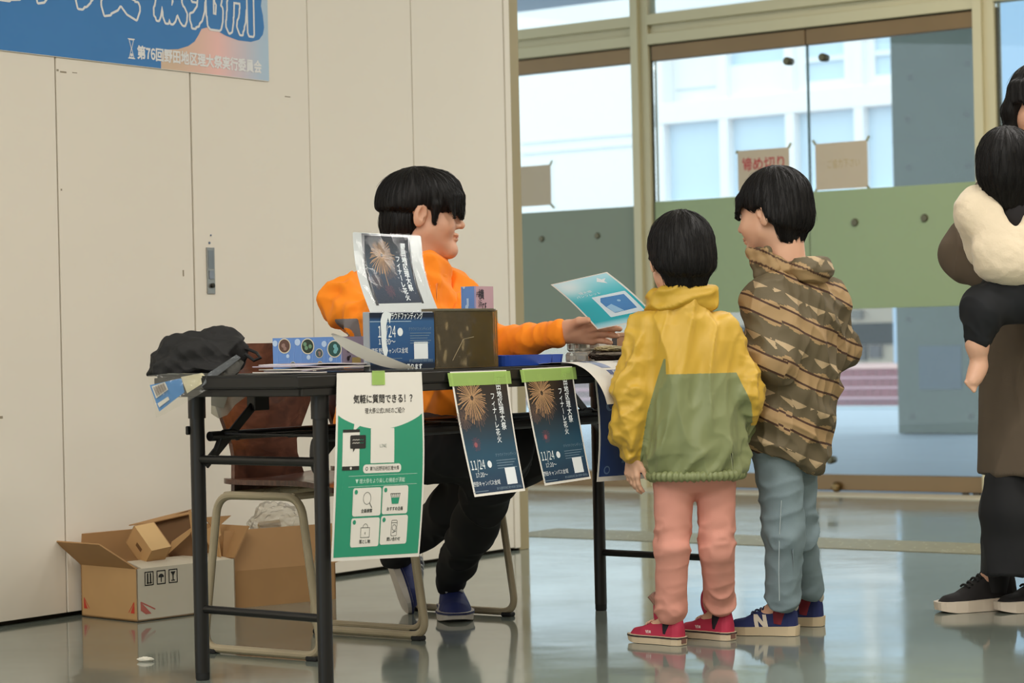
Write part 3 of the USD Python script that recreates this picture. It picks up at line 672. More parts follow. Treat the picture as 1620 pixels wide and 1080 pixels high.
for k, x in enumerate((.028, .071, .114)):
    ic.append(sbox(x, .098, x + .032, .138).difference(sbox(x + .003, .101, x + .029, .135)))
    if k == 0: ic += [LineString([(x + .011, .105), (x + .011, .131)]).buffer(.0025), LineString([(x + .021, .105), (x + .021, .131)]).buffer(.0025), sbox(x + .007, .104, x + .026, .107)]
    if k == 1: ic += [Point(x + .016, .118).buffer(.010).intersection(sbox(x, .118, x + .04, .14)), LineString([(x + .016, .106), (x + .016, .12)]).buffer(.0018)]
    if k == 2: ic += [Polygon([(x + .007, .131), (x + .025, .131), (x + .016, .117)]), LineString([(x + .016, .106), (x + .016, .12)]).buffer(.002), sbox(x + .009, .104, x + .023, .107)]
obj('handling_symbols', decal(unary_union(ic), fn, .0006), INK, bo, smooth=False)

# the small box lying tilted in it
sb = thing('small_cardboard_box', 'small tan cardboard box lying tilted inside the open white-sided box', 'cardboard box', b1 + e1 * .16 + e2 * .2 + Z * .01, math.atan2(e2[1], e2[0]))
Vc = P(240, 871, 6.62); va, vb, vc = np.array([-.057, .0465, .070]), np.array([.050, .0505, .007]), np.array([-.032, .0387, -.052])
def quad(par, name, o, a, b, m, hole=None):
    return panel(par, name, o, a, b, m, .003)
for nm, o, a, b, m in (('side', Vc, va, vc, CARDL), ('top', Vc, vb, va, mat('cardboard_top', (206, 170, 116), .7, var=.04)), ('end_panel', Vc, vc, vb, CARDL), ('side', Vc + vb, vc, va, CARD), ('bottom', Vc + vc, va, vb, CARD), ('end_panel', Vc + va, vb, vc, CARD)):
    if np.cross(a, b) @ (o + (a + b) / 2 - Vc - (va + vb + vc) / 2) < 0: a, b = b, a
    quad(sb, nm, o, a, b, m)
Mh = frame(Vc + va * .5 + vc * .5, unit(va), unit(vc), unit(np.cross(va, vc)))
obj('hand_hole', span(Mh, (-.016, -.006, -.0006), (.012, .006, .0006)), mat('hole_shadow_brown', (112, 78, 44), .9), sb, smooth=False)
# a third, tipped over with its flaps apart, dark inside
tb3 = thing('tipped_cardboard_box', 'cardboard box tipped open with its flaps apart, between the two larger boxes', 'cardboard box', P(290, 880, 6.85) * (1, 1, 0) + Z * .15, 0)
def card_px(par, name, pts, m, th=.003):
    q = np.array([P(*p) for p in pts]); c = q.mean(0); _, _, vt = np.linalg.svd(q - c); n = vt[2] * (-1 if vt[2] @ (C0 - c) < 0 else 1)
    M = frame(c, vt[0], np.cross(n, vt[0]), n); w = (q - c) @ M[:3, :3]
    pg = Polygon(w[:, :2]); pg = pg if pg.is_valid else pg.buffer(0)
    return obj(name, slab(pg, -th, plane_fn(M)), m, par, smooth=False)
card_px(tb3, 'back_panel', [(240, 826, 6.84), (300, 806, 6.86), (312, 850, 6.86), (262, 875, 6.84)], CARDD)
card_px(tb3, 'flap', [(204, 831, 6.83), (262, 812, 6.86), (304, 807, 6.88), (298, 812, 6.84), (240, 826, 6.82)], CARD)
card_px(tb3, 'side', [(298, 807, 6.74), (310, 812, 6.75), (318, 850, 6.76), (308, 880, 6.75), (304, 840, 6.74)], CARDL)
card_px(tb3, 'flap', [(266, 876, 6.72), (272, 857, 6.72), (306, 832, 6.75), (300, 846, 6.74)], CARDL)
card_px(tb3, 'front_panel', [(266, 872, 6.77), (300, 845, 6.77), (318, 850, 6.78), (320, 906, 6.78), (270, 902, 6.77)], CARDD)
card_px(tb3, 'flap', [(322, 818, 6.80), (366, 815, 6.86), (340, 838, 6.82)], CARD)
card_px(tb3, 'flap', [(322, 840, 6.79), (346, 826, 6.80), (350, 846, 6.80), (330, 862, 6.79)], CARDL)
# the large box
b3 = np.array([-.868, 6.79, .002]); f3, g3 = unit([.82, .57, 0]), unit([-.57, .82, 0]); hz3 = .108
lb = thing('large_cardboard_box', 'large cardboard box with a raised front flap, behind the empty chair', 'cardboard box', b3 + f3 * .19 + g3 * .1, math.atan2(f3[1], f3[0]))
up = Z * hz3; LW, LD = .385, .20
panel(lb, 'side', b3, f3 * LW, up, CARD); panel(lb, 'side', b3 + f3 * LW + g3 * LD, -f3 * LW, up, CARD)
panel(lb, 'end_panel', b3 + g3 * LD, -g3 * LD, up, CARDL); panel(lb, 'end_panel', b3 + f3 * LW, g3 * LD, up, CARD); panel(lb, 'bottom', b3, f3 * LW, g3 * LD, CARD)
panel(lb, 'flap', b3 + up, f3 * LW, Z * .118 + g3 * .035 + f3 * .012, CARD, .004, [(0, 0), (1, 0), (1, 1), (.04, 1)])
panel(lb, 'flap', b3 + up + g3 * LD, -g3 * LD, Z * .10 - f3 * .012, CARDL)
panel(lb, 'flap', b3 + up + f3 * LW, g3 * LD, Z * .03 + f3 * .10, CARD)
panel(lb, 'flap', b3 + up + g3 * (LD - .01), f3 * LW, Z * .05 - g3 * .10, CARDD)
# crumpled clear bag in it
def blob(o, r, seed, amp=.25, sub=4, freq=9., flat=1.):
    m = trimesh.creation.icosphere(sub); v = m.vertices.copy()
    n = meshkit.fbm(v * freq / 4 + seed * 7.3, 3, seed) - .5
    c = np.abs(meshkit.noise(v * freq / 2.2 + seed * 3.1, seed + 5) - .5) * 2
    v *= (1 + amp * n * 1.6 - amp * .6 * (1 - c) ** 3)[:, None]; m.vertices = v * np.asarray(r) + o; return m
bag = thing('clear_plastic_bag', 'crumpled clear plastic bag bulging out of the large cardboard box', 'plastic bag', b3 + f3 * .22 + g3 * .1 + Z * .06, 0)
cb = P(437, 824, 7.03)
obj('film', blob(cb - Z * .004, (.088, .040, .066), 3, .22, 4, 9), clear('bag_film', (246, 244, 238), .12, 1.4, .3, (236, 232, 222), .6, 50.), bag, smooth=40)
obj('contents', [bx((.07, .05, .055), frame(cb + np.array([-.02, 0, -.028]), unit([1, .1, .1]), unit([-.1, 1, 0]), unit([-.1, 0, 1])), bevel=.004), bx((.05, .05, .05), frame(cb + np.array([.045, 0, -.045]), unit([1, -.1, -.3]), unit([.1, 1, 0]), unit([.3, 0, 1])), bevel=.004)], mat('bag_contents_tan', (184, 160, 118), .7), bag, smooth=False)
# paper scrap
q = fl(230, 1046)
ps = blob(q + Z * .006, (.021, .007, .006), 9, .3, 3)
obj('paper_scrap', ps, mat('scrap_white', (232, 226, 210), .7), label='small crumpled white paper scrap on the floor left of the table leg', cat='paper scrap')
# ------------------------------------------------------------------ beyond the table, things on the wall and the glass
# ------------------------------------------------------------------ sheets: bent paper with print on it
WHITE = mat('white_paper', (226, 222, 212), .55); PAPERB = mat('paper_back', (214, 210, 200), .6, trl=.25)
def bil(c, bulge=(0, 0, 0), curl=None):
    """Corners top left, top right, bottom left, bottom right -> a function of (u right 0..1, v down 0..1, lift)."""
    TLc, TRc, BLc, BRc = map(np.asarray, c); bulge = np.asarray(bulge, float)
    nn = unit(np.cross(TRc - TLc, TLc - BLc)); nn = nn if nn @ (C0 - TLc) > 0 else -nn
    def f(V):
        u, v, w = V[:, 0:1], V[:, 1:2], V[:, 2:3]
        p = (TLc * (1 - u) + TRc * u) * (1 - v) + (BLc * (1 - u) + BRc * u) * v
        p = p + bulge * np.sin(np.pi * v)
        if curl is not None: p = p + curl(u, v)
        return p + nn * w
    return f
def uvsheet(fn, W, Hh): return lambda V: fn(np.c_[V[:, 0] / W, 1 - V[:, 1] / Hh, V[:, 2]])   # sheet millimetre-like coordinates, y up
FWC = {}
def firework(cx, cy, r, n, seed, droop=.12, inner=.12):
    rr = random.Random(seed); out = []
    for k in range(n):
        a = 2 * math.pi * k / n + rr.uniform(-.05, .05); R = r * rr.uniform(.72, 1.05)
        pts = [(cx + math.cos(a) * R * t, cy + math.sin(a) * R * t - droop * r * t * t) for t in np.linspace(inner, 1, 5)]
        w = r * .018
        out.append(Polygon([(x + math.sin(a) * w * (.35 + .65 * t), y - math.cos(a) * w * (.35 + .65 * t)) for t, (x, y) in zip(np.linspace(0, 1, 5), pts)] + [(x - math.sin(a) * w * (.35 + .65 * t), y + math.cos(a) * w * (.35 + .65 * t)) for t, (x, y) in zip(np.linspace(1, 0, 5), pts[::-1])]))
    return unary_union([p if p.is_valid else p.buffer(0) for p in out])
GOLD = mat('firework_gold', (190, 150, 108), .5); GOLD2 = mat('firework_dim', (124, 98, 84), .5); PINK = mat('firework_pink', (150, 84, 92), .5); INKW = mat('print_white', (226, 232, 234), .5); INKD = mat('print_dim', (120, 142, 158), .5)
PRINT = mat('printed_colours', (255, 255, 255), .32, col=True)
PRINTG = mat('printed_colours_glossy', (255, 255, 255), .45, col=True, spec=.2)
def grad_sheet(name, par, fn, W, Hh, x0, y0, x1, y1, colours, lift=.0004, m=None, nx=10, ny=14):
    """A printed ground: colours(x, y) gives the sRGB of the ink."""
    xs, ys = np.linspace(x0, x1, nx), np.linspace(y0, y1, ny); X, Y = np.meshgrid(xs, ys, indexing='ij'); V = np.c_[X.ravel(), Y.ravel(), np.full(X.size, lift)]
    f = [[i * ny + j, (i + 1) * ny + j, (i + 1) * ny + j + 1, i * ny + j + 1] for i in range(nx - 1) for j in range(ny - 1)]
    f = np.array(f); f = np.vstack([f[:, [0, 1, 2]], f[:, [0, 2, 3]]])
    c = lin_arr(np.array([colours(a, b) for a, b in V[:, :2]], float))
    return obj(name, trimesh.Trimesh(fn(V), f, process=False), m or PRINT, par, col=c)
def lin_arr(c): c = np.asarray(c, float) / 255; return np.where(c < .04045, c / 12.92, ((c + .055) / 1.055) ** 2.4)
def lerp(a, b, t): t = min(max(t, 0), 1); return np.array(a, float) * (1 - t) + np.array(b, float) * t

# the fireworks leaflet, A4 (0.210 x 0.297), drawn once in its own coordinates; x0 cuts its left part away on the hanging ones
def fire_ground(x, y):
    t = 1 - y / .297
    c = lerp((34, 26, 28), (30, 44, 58), (t - .15) / .3); c = lerp(c, (28, 74, 98), (t - .42) / .22); c = lerp(c, (28, 50, 78), (t - .72) / .28)
    return c + (8, 6, 0) * np.array(np.exp(-((x - .08) / .05) ** 2 - ((y - .23) / .06) ** 2))
def fire_print(par, fn, top=True, bottom=True, lift=.0008, shift=0., qr=True):
    d = lambda n, g, m: obj(n, decal(g, fn, lift, .05), m, par, smooth=False)
    ok = sbox(.006, .006, .204, .291)
    if top:
        d('firework', firework(.076 + shift, .232, .055, 64, 3), GOLD)
        d('firework', unary_union([firework(.034 + shift, .185, .03, 40, 4), firework(.09 + shift, .212, .04, 36, 8, .3, .4), LineString([(.085 + shift, .215), (.088 + shift, .15)]).buffer(.0006)]), GOLD2)
        d('firework', unary_union([firework(.062 + shift, .125, .018, 22, 5), Point(.06 + shift, .12).buffer(.006)]), PINK)
        d('title', unary_union([text('野田地区理大祭', .0195, .170, .287, vertical=True, px=48, stroke=1), text('フィナーレ花火', .0175, .143, .243, vertical=True, px=48, stroke=1)]), INKW)
    if bottom:
        d('date', unary_union([text('11/24', .03, .022 + shift, .062, px=60, width=.058), Point(.098 + shift, .072).buffer(.0085)]), INKW)
        d('details', unary_union([text('17:20～', .014, .034 + shift, .044, px=36), text('野田キャンパス全域', .0125, .014 + shift, .024, px=36)]), INKW)
        for g in (text('クラウドファンディング', .0085, .115, .089, px=30), unary_union([sbox(.115, .078 - .0062 * k, .195 - (k % 3) * .008, .0795 - .0062 * k) for k in range(4)]), sbox(.014 + shift, .010, .06, .0115), text('第76回野田地区理大祭実行委員会', .0068, .095, .0105, px=26)): d('small_print', g, INKD)
        if qr: d('code_panel', sbox(.142, .020, .184, .060), INKW)
def hanging(name, label, cs, bulge, tape, shift, group=None):
    t = thing(name, label, 'poster', np.mean(cs, axis=0), 0, group)
    fn = uvsheet(bil(cs, bulge), .21, .297)
    obj('sheet', slab(sbox(0, 0, .21, .297), -.0005, fn, .03), WHITE, t, smooth=60)
    grad_sheet('printed_ground', t, fn, .21, .297, .006, .006, .204, .292, fire_ground)
    fire_print(t, fn, shift=shift)
    if tape: obj('tape', [decal(sbox(-.012, .262, .222, .294), fn, .0016, .02), decal(Polygon([(.15, .262), (.165, .28), (.19, .279), (.20, .285), (.20, .29), (.16, .29)]), fn, .0022, .02)], GTAPE, t, smooth=False)
    return t
GTAPE = clear('green_masking_tape', (200, 234, 150), .3, 1.4, .6, (184, 218, 124))
FE = TW + .0035                                       # just in front of the table's front edge
zt = TZ + .002
def edge(x, y, out=0.0):
    """The point of the plane of the table's front edge (moved out by out) seen at x, y."""
    return pl(x, y, T(0, FE + out, 0), TV)
cs = [edge(712, 588), edge(801, 585), edge(751, 786, .075), edge(831, 776, .075)]
hanging('fireworks_poster', 'left of the two dark fireworks posters hanging from green tape on the table edge', cs, TV * -.004, True, -.012)
cs = [edge(826, 583), edge(905, 579), edge(862, 768, .06), edge(935, 757, .06)]
hanging('fireworks_poster', 'right of the two dark fireworks posters hanging from green tape on the table edge', cs, TV * -.004, True, -.012)

# the green poster, A3
gp = thing('green_poster', 'large green and white question poster taped to the front of the table', 'poster', edge(600, 740), 0)
cs = [edge(533, 590), edge(667, 588), edge(524, 888, .012), edge(663, 880, .012)]
GW, GH = .297, .42
fn = uvsheet(bil(cs, TV * .012, lambda u, v: -TU * .010 * np.sin(np.pi * v) * (1 - u)), GW, GH)
obj('sheet', slab(sbox(0, 0, GW, GH), -.0005, fn, .03), WHITE, gp, smooth=60)
TEAL = mat('print_teal', (38, 146, 112), .38)
arc = [(.006 + t * (GW - .012), .3255 - .033 * math.sin(math.pi * t) ** .8) for t in np.linspace(0, 1, 25)]
tealp = Polygon([(.006, .008), (GW - .006, .008)] + arc[::-1])
tail = Polygon([(.062, .318), (.098, .312), (.07, .296), (.056, .287)])
def D(n, g, m, l=.0008): return obj(n, decal(g, fn, l, .04), m, gp, smooth=False)
D('green_ground', tealp.difference(tail), TEAL, .0004)
D('heading', text('気軽に質問できる！？', .0205, .055, .353, px=56, stroke=1, width=.215), INK)
D('subheading', text('理大祭公式LINEのご紹介', .0135, .094, .329, px=40, width=.137), INK)
D('code_panel', sbox(.114, .216, .193, .294), WHITE)
D('code_caption', text('LINE', .010, .143, .251, px=40, cjk=False), mat('print_grey', (120, 132, 126), .5), .0012)
D('phone_icon', rrect(.022, .202, .077, .293, .004), WHITE)
D('phone_bars', unary_union([sbox(.022, .2865, .077, .293), sbox(.022, .202, .077, .211)]).difference(Point(.05, .2065).buffer(.0032)), INK, .0011)
D('chat_bubble', unary_union([rrect(.046, .250, .097, .280, .003), Polygon([(.055, .251), (.063, .251), (.056, .242)])]).difference(unary_union([LineString([(.054 + .004 * k, yy + .0014 * (k % 2)) for k in range(10)]).buffer(.0009) for yy in (.262, .269)])), INK, .0014)
D('caption_pill', rrect(.09, .194, .217, .2135, .009), WHITE)
D('caption', unary_union([text('第76回野田地区理大祭', .0105, .112, .200, px=36, width=.098), Point(.102, .204).buffer(.0042).difference(Point(.102, .204).buffer(.003))]), INK, .0012)
D('subtitle', unary_union([text('▼ 理大祭をより楽しむ機能が満載', .0115, .066, .1725, px=40, width=.165), LineString([(.045, .1885), (.272, .1895)]).buffer(.0004), LineString([(.045, .1645), (.272, .1665)]).buffer(.0004)]), mat('print_pale_green', (196, 226, 210), .5))
cards_ = [(.060, .098, .153, .1615), (.157, .100, .2435, .1635), (.058, .029, .152, .094), (.156, .0315, .247, .0965)]
D('card', unary_union([rrect(*c, .006) for c in cards_]), WHITE)
ics = []; greens = []
for k, ((x0, y0, x1, y1), cap) in enumerate(zip(cards_, ('企画検索', 'おすすめ企画', '落とし物', '問い合わせ'))):
    cx, cy = (x0 + x1) / 2, (y0 + y1) / 2 + .004
    ics.append(text(cap, .0092, cx, y0 + .0085, px=36, stroke=1, align='c'))
    greens.append(Point(x0 + .010, y1 - .009).buffer(.0052))
    ring = lambda a, b, r: Point(a, b).buffer(r).difference(Point(a, b).buffer(r - .0012))
    if k == 0: ics += [aff.scale(ring(cx, cy + .004, .014), .92, 1.0), LineString([(cx + .009, cy - .007), (cx + .016, cy - .017)]).buffer(.0011)]
    if k == 1: greens.append(Polygon([(cx - .013, cy + .0), (cx + .013, cy + .0), (cx + .010, cy - .012), (cx - .010, cy - .012)]).buffer(.001)); ics += [LineString([(cx - .016 + .0064 * j, cy + .010), (cx - .012 + .0048 * j, cy)]).buffer(.0008) for j in range(6)] + [LineString([(cx - .016, cy + .010), (cx + .016, cy + .010)]).buffer(.0008)]
    if k == 2: b_ = sbox(cx - .015, cy - .016, cx + .015, cy + .007); ics += [b_.difference(b_.buffer(-.0012)), Point(cx, cy + .007).buffer(.0085).difference(Point(cx, cy + .007).buffer(.0073)).intersection(sbox(cx - .02, cy + .007, cx + .02, cy + .03)), LineString([(cx, cy - .004), (cx, cy - .008)]).buffer(.0009)]
    if k == 3: b_ = rrect(cx - .010, cy - .018, cx + .010, cy + .018, .003); ics += [b_.difference(b_.buffer(-.0012)), LineString([(cx - .010, cy + .012), (cx + .010, cy + .012)]).buffer(.0006), ring(cx, cy + .001, .007), LineString([(cx - .004, cy - .010), (cx + .006, cy - .007)]).buffer(.001)]
D('card_icons', unary_union(ics), mat('print_grey_dark', (74, 78, 72), .5), .0012)
D('card_accents', unary_union(greens), TEAL, .0013)
obj('tape', decal(sbox(.118, .392, .163, .424), fn, .0018), GTAPE, gp, smooth=False)

# ------------------------------------------------------------------ the leaflet curling off the far end, over a navy sheet
q1, q2 = tx(905, .36), tx(978, FE)
nv = thing('navy_poster', 'navy blue poster hanging at the far end of the table behind the yellow jacket', 'poster', edge(970, 690), 0)
cs = [edge(941, 600), edge(1024, 592), edge(944, 762, .03), edge(1028, 756, .03)]
fn = uvsheet(bil(cs, TV * .01), .21, .297)
obj('sheet', slab(sbox(0, 0, .21, .297), -.0005, fn, .03), WHITE, nv, smooth=60)
grad_sheet('printed_ground', nv, fn, .21, .297, .006, .014, .206, .292, lambda x, y: lerp((34, 58, 112), (20, 40, 84), y / .3))
obj('print', decal(unary_union([Point(.035, .032).buffer(.012).difference(Point(.035, .032).buffer(.008)), Polygon([(.09, .05), (.1, .075), (.104, .05)]), Point(.045, .215).buffer(.013).difference(Point(.052, .218).buffer(.011)), text('第76回', .02, .10, .22, px=36)]), fn, .0008), mat('print_slate', (92, 116, 152), .5), nv, smooth=False)
cl = thing('curling_leaflet', 'white printed leaflet curling down over the table edge beside the yellow jacket', 'leaflet', T(tx(935, .4), .4), 0)
# its path: on the table, then over the edge in an arc; width along the table
sA = tx(893, .42); prof = [(.27, .0015), (.33, .003), (.39, .006), (FE + .015, .000), (FE + .055, -.022), (FE + .085, -.058), (FE + .10, -.10)]
pr_ = np.array(prof); tt = np.r_[0, np.cumsum(np.linalg.norm(np.diff(pr_, axis=0), axis=1))]; LL = tt[-1]
from scipy.interpolate import CubicSpline
spl = CubicSpline(tt, pr_)
def curlfn(V):
    x, y, w = V[:, 0], V[:, 1], V[:, 2]; q = spl(LL - y); dq = spl(LL - y, 1); nrm = np.c_[-dq[:, 1], dq[:, 0]]; nrm /= np.linalg.norm(nrm, axis=1)[:, None]
    s = sA + x + .06 * (LL - y) / LL * .5
    return NL + TU * s[:, None] + TV * (q[:, 0] + nrm[:, 0] * w)[:, None] + Z * (TZ + .001 + q[:, 1] + nrm[:, 1] * w)[:, None]
LWd = .25
obj('sheet', slab(sbox(0, 0, LWd, LL), -.0005, curlfn, .02), WHITE, cl, smooth=60)
NAVY = mat('print_navy', (74, 90, 138), .5); GREYT = mat('print_grey_text', (170, 170, 172), .5)
Dc = lambda n, g, m, l=.0006: obj(n, decal(g, curlfn, l, .02), m, cl, smooth=False)
Dc('banner_print', unary_union([sbox(.055, LL - .158, .115, LL - .140), sbox(.078, LL - .228, .155, LL - .210)]), NAVY)
Dc('picture_print', Polygon([(.072, LL - .200), (.112, LL - .200), (.106, LL - .166), (.066, LL - .166)]), mat('print_pale_blue', (150, 160, 188), .5))
Dc('lettering', text('企画紹介', .013, .060, LL - .154, px=36), INKW, .001); Dc('lettering', text('模擬店', .013, .095, LL - .224, px=36), INKW, .001)
Dc('small_print', unary_union([sbox(.18, LL - .15 - .009 * k, .235 - .01 * (k % 3), LL - .147 - .009 * k) for k in range(9)]), GREYT); Dc('small_print', unary_union([sbox(.03, LL - .07 - .01 * k, .2 - .02 * (k % 2), LL - .067 - .01 * k) for k in range(3)]), GREYT)

# ------------------------------------------------------------------ on the table
def tframe(s, w, rot=0., z=TZ):
    c, sn = math.cos(rot), math.sin(rot); return frame(T(s, w, z), TU * c + TV * sn, TV * c - TU * sn, Z)
CLEARP = clear('clear_sleeve', (250, 251, 251), .04, 1.10, .0, bump=.2, bscale=13.)
ACRYL = clear('clear_acrylic', (244, 246, 240), .01, 1.49)
# the box that carries the lower half of the leaflet
w0 = .365
sL, sR = tx(586, w0), tx(688, w0)
hb = .137
ib = thing('fundraising_box', 'box covered with a navy fundraising notice, under the raised fireworks sheet', 'box', T((sL + sR) / 2, w0 - .06), math.atan2(TU[1], TU[0]))
BM = frame(T(sL, w0, TZ), TU, TV, Z); LB = sR - sL
obj('body', span(BM, (0, -.022, .0), (LB, -.001, hb), .002), mat('box_grey_card', (150, 156, 160), .5), ib, smooth=False)
ifn0 = lambda V: BM[:3, 3] + TU * V[:, 0:1] + Z * V[:, 1:2] + TV * V[:, 2:3]
grad_sheet('printed_ground', ib, ifn0, LB, hb, .0, .004, LB, hb - .002, lambda x, y: lerp((40, 76, 122), (56, 96, 140), y / hb) if .016 < y < hb - .022 else (30, 40, 56), .0006, PRINTG)
Di = lambda n, g, m, l=.0012: obj(n, decal(g, ifn0, l), m, ib, smooth=False)
k = LB / .228
Di('heading', text('クラウドファンディング', .0175, .062 * k, hb - .0165, px=48, stroke=1, width=.125 * k), INKW)
Di('rule', sbox(.0, hb - .0235, .145 * k, hb - .0215), mat('rule_pale', (150, 176, 200), .5))
Di('date', unary_union([text('11/24', .036, .026 * k, .078, px=60, width=.064 * k), Point(.105 * k, .090).buffer(.0095)]), INKW)
Di('details', unary_union([text('17:20～', .017, .028 * k, .062, px=40), text('場所 野田キャンパス全域', .0135, .003, .042, px=44, width=.128 * k)]), INKW)
for g in (text('クラウドファンディング', .0085, .135 * k, .0935, px=36, width=.082 * k), unary_union([sbox(.14 * k, .086 - .0058 * j, .215 * k - .006 * (j % 3), .0872 - .0058 * j) for j in range(5)]), sbox(.045 * k, .028, .11 * k, .0292), text('第76回野田地区理大祭実行委員会', .0075, .135 * k, .0195, px=30, width=.085 * k)): Di('small_print', g, INKD)
Di('code_panel', sbox(.153 * k, .026, .203 * k, .066), INKW)
Di('footer', text('承ります', .014, .125 * k, .0035, px=40, stroke=1), INKW)
# ribbon of white tape hanging over it
obj('tape_ribbon', tube([P(658, 488, 5.32), P(649, 500, 5.31), P(648, 520, 5.30), P(655, 545, 5.30), P(650, 556, 5.31), P(645, 560, 5.32)], [.001, .0085, .006, .0075, .006, .001], 8) if False else
    decal(Polygon([(.052 * k, hb + .002), (.075 * k, hb - .004), (.068 * k, hb - .028), (.062 * k, hb - .014), (.056 * k, hb - .03), (.054 * k, .065), (.060 * k, .048), (.052 * k, .028), (.034 * k, .024), (.046 * k, .036), (.040 * k, .052), (.038 * k, .07), (.036 * k, hb - .02), (.042 * k, hb - .006)]), ifn0, .0022, .02), mat('clear_tape_white', (222, 230, 232), .25), ib, smooth=False)
# the raised sheet in its clear sleeve, leaning back
yS = 5.39
cs = [P(558, 367, 5.52), P(666, 373, 5.66), P(590, 490, 5.40), P(700, 487, 5.55)]
cs[2] = P(587, 497, 5.36); cs[3] = P(694, 493, 5.54)
rs = thing('raised_fireworks_sheet', 'fireworks sheet in a shiny clear sleeve standing up behind the fundraising box', 'poster', cs[2], 0)
SW, SH = .21, .178
fn = uvsheet(bil(cs, np.array([-.010, -.012, 0])), SW, SH)
obj('sheet', slab(rrect(.0, .0, SW, SH, .004), -.0006, fn, .02), mat('silver_white_film', (182, 186, 184), .35, coat=.08), rs, smooth=60)
def raised_ground(x, y):
    t = (SH - y) / SH; return lerp((40, 42, 46), (66, 82, 98), t / .5) if t < .55 else lerp((60, 74, 92), (30, 40, 58), (t - .55) / .4)
def skew(V): return V
grad_sheet('printed_ground', rs, fn, SW, SH, .034, .022, .168, SH - .006, raised_ground, .0006, PRINTG)
Dr = lambda n, g, m, l=.001: obj(n, decal(g, fn, l, .04), m, rs, smooth=False)
Dr('firework', unary_union([firework(.082, .128, .04, 56, 13), LineString([(.083, .12), (.084, .06)]).buffer(.0007)]), GOLD)
Dr('firework', unary_union([firework(.098, .105, .026, 40, 14, .3, .4), firework(.054, .072, .02, 28, 15)]), GOLD2)
Dr('firework', unary_union([firework(.084, .05, .016, 20, 16)]), PINK)
Dr('title', unary_union([text('野田地区理大祭', .0158, .150, .158, vertical=True, px=44, stroke=1), text('フィナーレ花火', .0145, .130, .128, vertical=True, px=44, stroke=1)]), INKW)
def sleeve(V):
    q = fn(V); return q
obj('clear_sleeve', decal(sbox(-.001, -.001, SW + .001, SH + .001), lambda V: fn(np.c_[V[:, 0], V[:, 1], V[:, 2] + .0018 * (meshkit.fbm(np.c_[V[:, 0] * 40, V[:, 1] * 28, V[:, 0] * 0], 3, 3) - .5)]), .0035, .008), CLEARP, rs, smooth=60)
Dr('dark_margin', unary_union([sbox(.026, .018, .034, SH - .004), sbox(.026, SH - .006, .172, SH - .002), sbox(.168, .02, .174, SH - .006)]), mat('sleeve_dark', (24, 26, 30), .15), .0008)

# the smoky clear box beside it
sL2, sR2 = tx(690, w0), tx(789, w0); LC = sR2 - sL2; hc = .140
ab = thing('clear_collection_box', 'smoky clear plastic collection box with a few notes at the bottom, beside the navy notice', 'box', T((sL2 + sR2) / 2, w0 - .08), math.atan2(TU[1], TU[0]))
AM = frame(T(sL2, w0, TZ), TU, TV, Z)
SMOKE = clear('smoky_plastic', (226, 218, 204), .06, 1.4, .44, (184, 170, 146), .4, 12.)
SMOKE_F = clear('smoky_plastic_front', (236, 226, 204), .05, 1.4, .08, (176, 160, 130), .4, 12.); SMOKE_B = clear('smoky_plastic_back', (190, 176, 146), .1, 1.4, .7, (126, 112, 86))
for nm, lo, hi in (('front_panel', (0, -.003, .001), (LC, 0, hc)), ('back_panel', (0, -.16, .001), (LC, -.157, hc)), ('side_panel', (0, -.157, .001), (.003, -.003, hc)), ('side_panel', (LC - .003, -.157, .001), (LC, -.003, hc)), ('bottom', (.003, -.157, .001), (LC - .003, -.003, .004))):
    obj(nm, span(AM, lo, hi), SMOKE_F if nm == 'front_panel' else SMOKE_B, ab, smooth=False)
ring = rounded([AM[:3, 3] + TU * a + TV * b + Z * hc for a, b in ((.004, -.002), (LC - .004, -.002), (LC - .002, -.158), (.004, -.158))], .01)
obj('rim', tube(ring, .0042, 8, closed=True), clear('rim_plastic', (190, 180, 156), .05, 1.5, .35, (150, 142, 118)), ab)
obj('film_wrap', decal(sbox(.002, .004, LC - .002, hc - .004), lambda V: AM[:3, 3] + TU * V[:, 0:1] + Z * V[:, 1:2] + TV * (V[:, 2:3] + .006 * (meshkit.fbm(np.c_[V[:, 0] * 30 + V[:, 1] * 14, V[:, 1] * 22, V[:, 0] * 0], 3, 8)[:, None] - .4)), .0035, .008), CLEARP, ab, smooth=60)
obj('strap', [tube([AM[:3, 3] + TU * .06 + TV * .001 + Z * .02, AM[:3, 3] + TU * .10 + TV * .002 + Z * .07, AM[:3, 3] + TU * .14 + TV * .001 + Z * .075], .001, 6)], mat('strap_tan', (150, 134, 100), .4), ab)
NOTE = mat('bank_note', (176, 164, 126), .7, var=.1, vscale=30); 
for k, (a, b, r, m) in enumerate(((.05, -.028, .12, mat('paper_slip_pale', (206, 206, 200), .6)), (.12, -.03, -.1, NOTE), (.17, -.045, .1, NOTE), (.10, -.09, .5, mat('note_dark', (96, 82, 50), .7)))):
    nt = thing('bank_note', ('pale folded slip lying at the near bottom corner of the smoky collection box', 'tan bank note lying flat at the middle of the smoky collection box', 'tan bank note lying flat at the far side of the smoky collection box', 'dark curled note standing up inside the smoky collection box')[k], 'bank note', T(sL2 + a, w0 + b), 0)
    f_ = tframe(sL2 + a, w0 + b, r, TZ + .006 + .004 * k + (.02 if k == 3 else 0))
    obj('note', slab(sbox(-.045, -.02, .045, .02), .0006, lambda V, f_=f_, k=k: (np.c_[V[:, :2], V[:, 2] + (.034, .024, .03, .05)[k] * np.sin(V[:, 0] * 50 + k) ** 2 * (V[:, 1] + .02) / .04]) @ f_[:3, :3].T + f_[:3, 3], .01), m, nt, smooth=60)

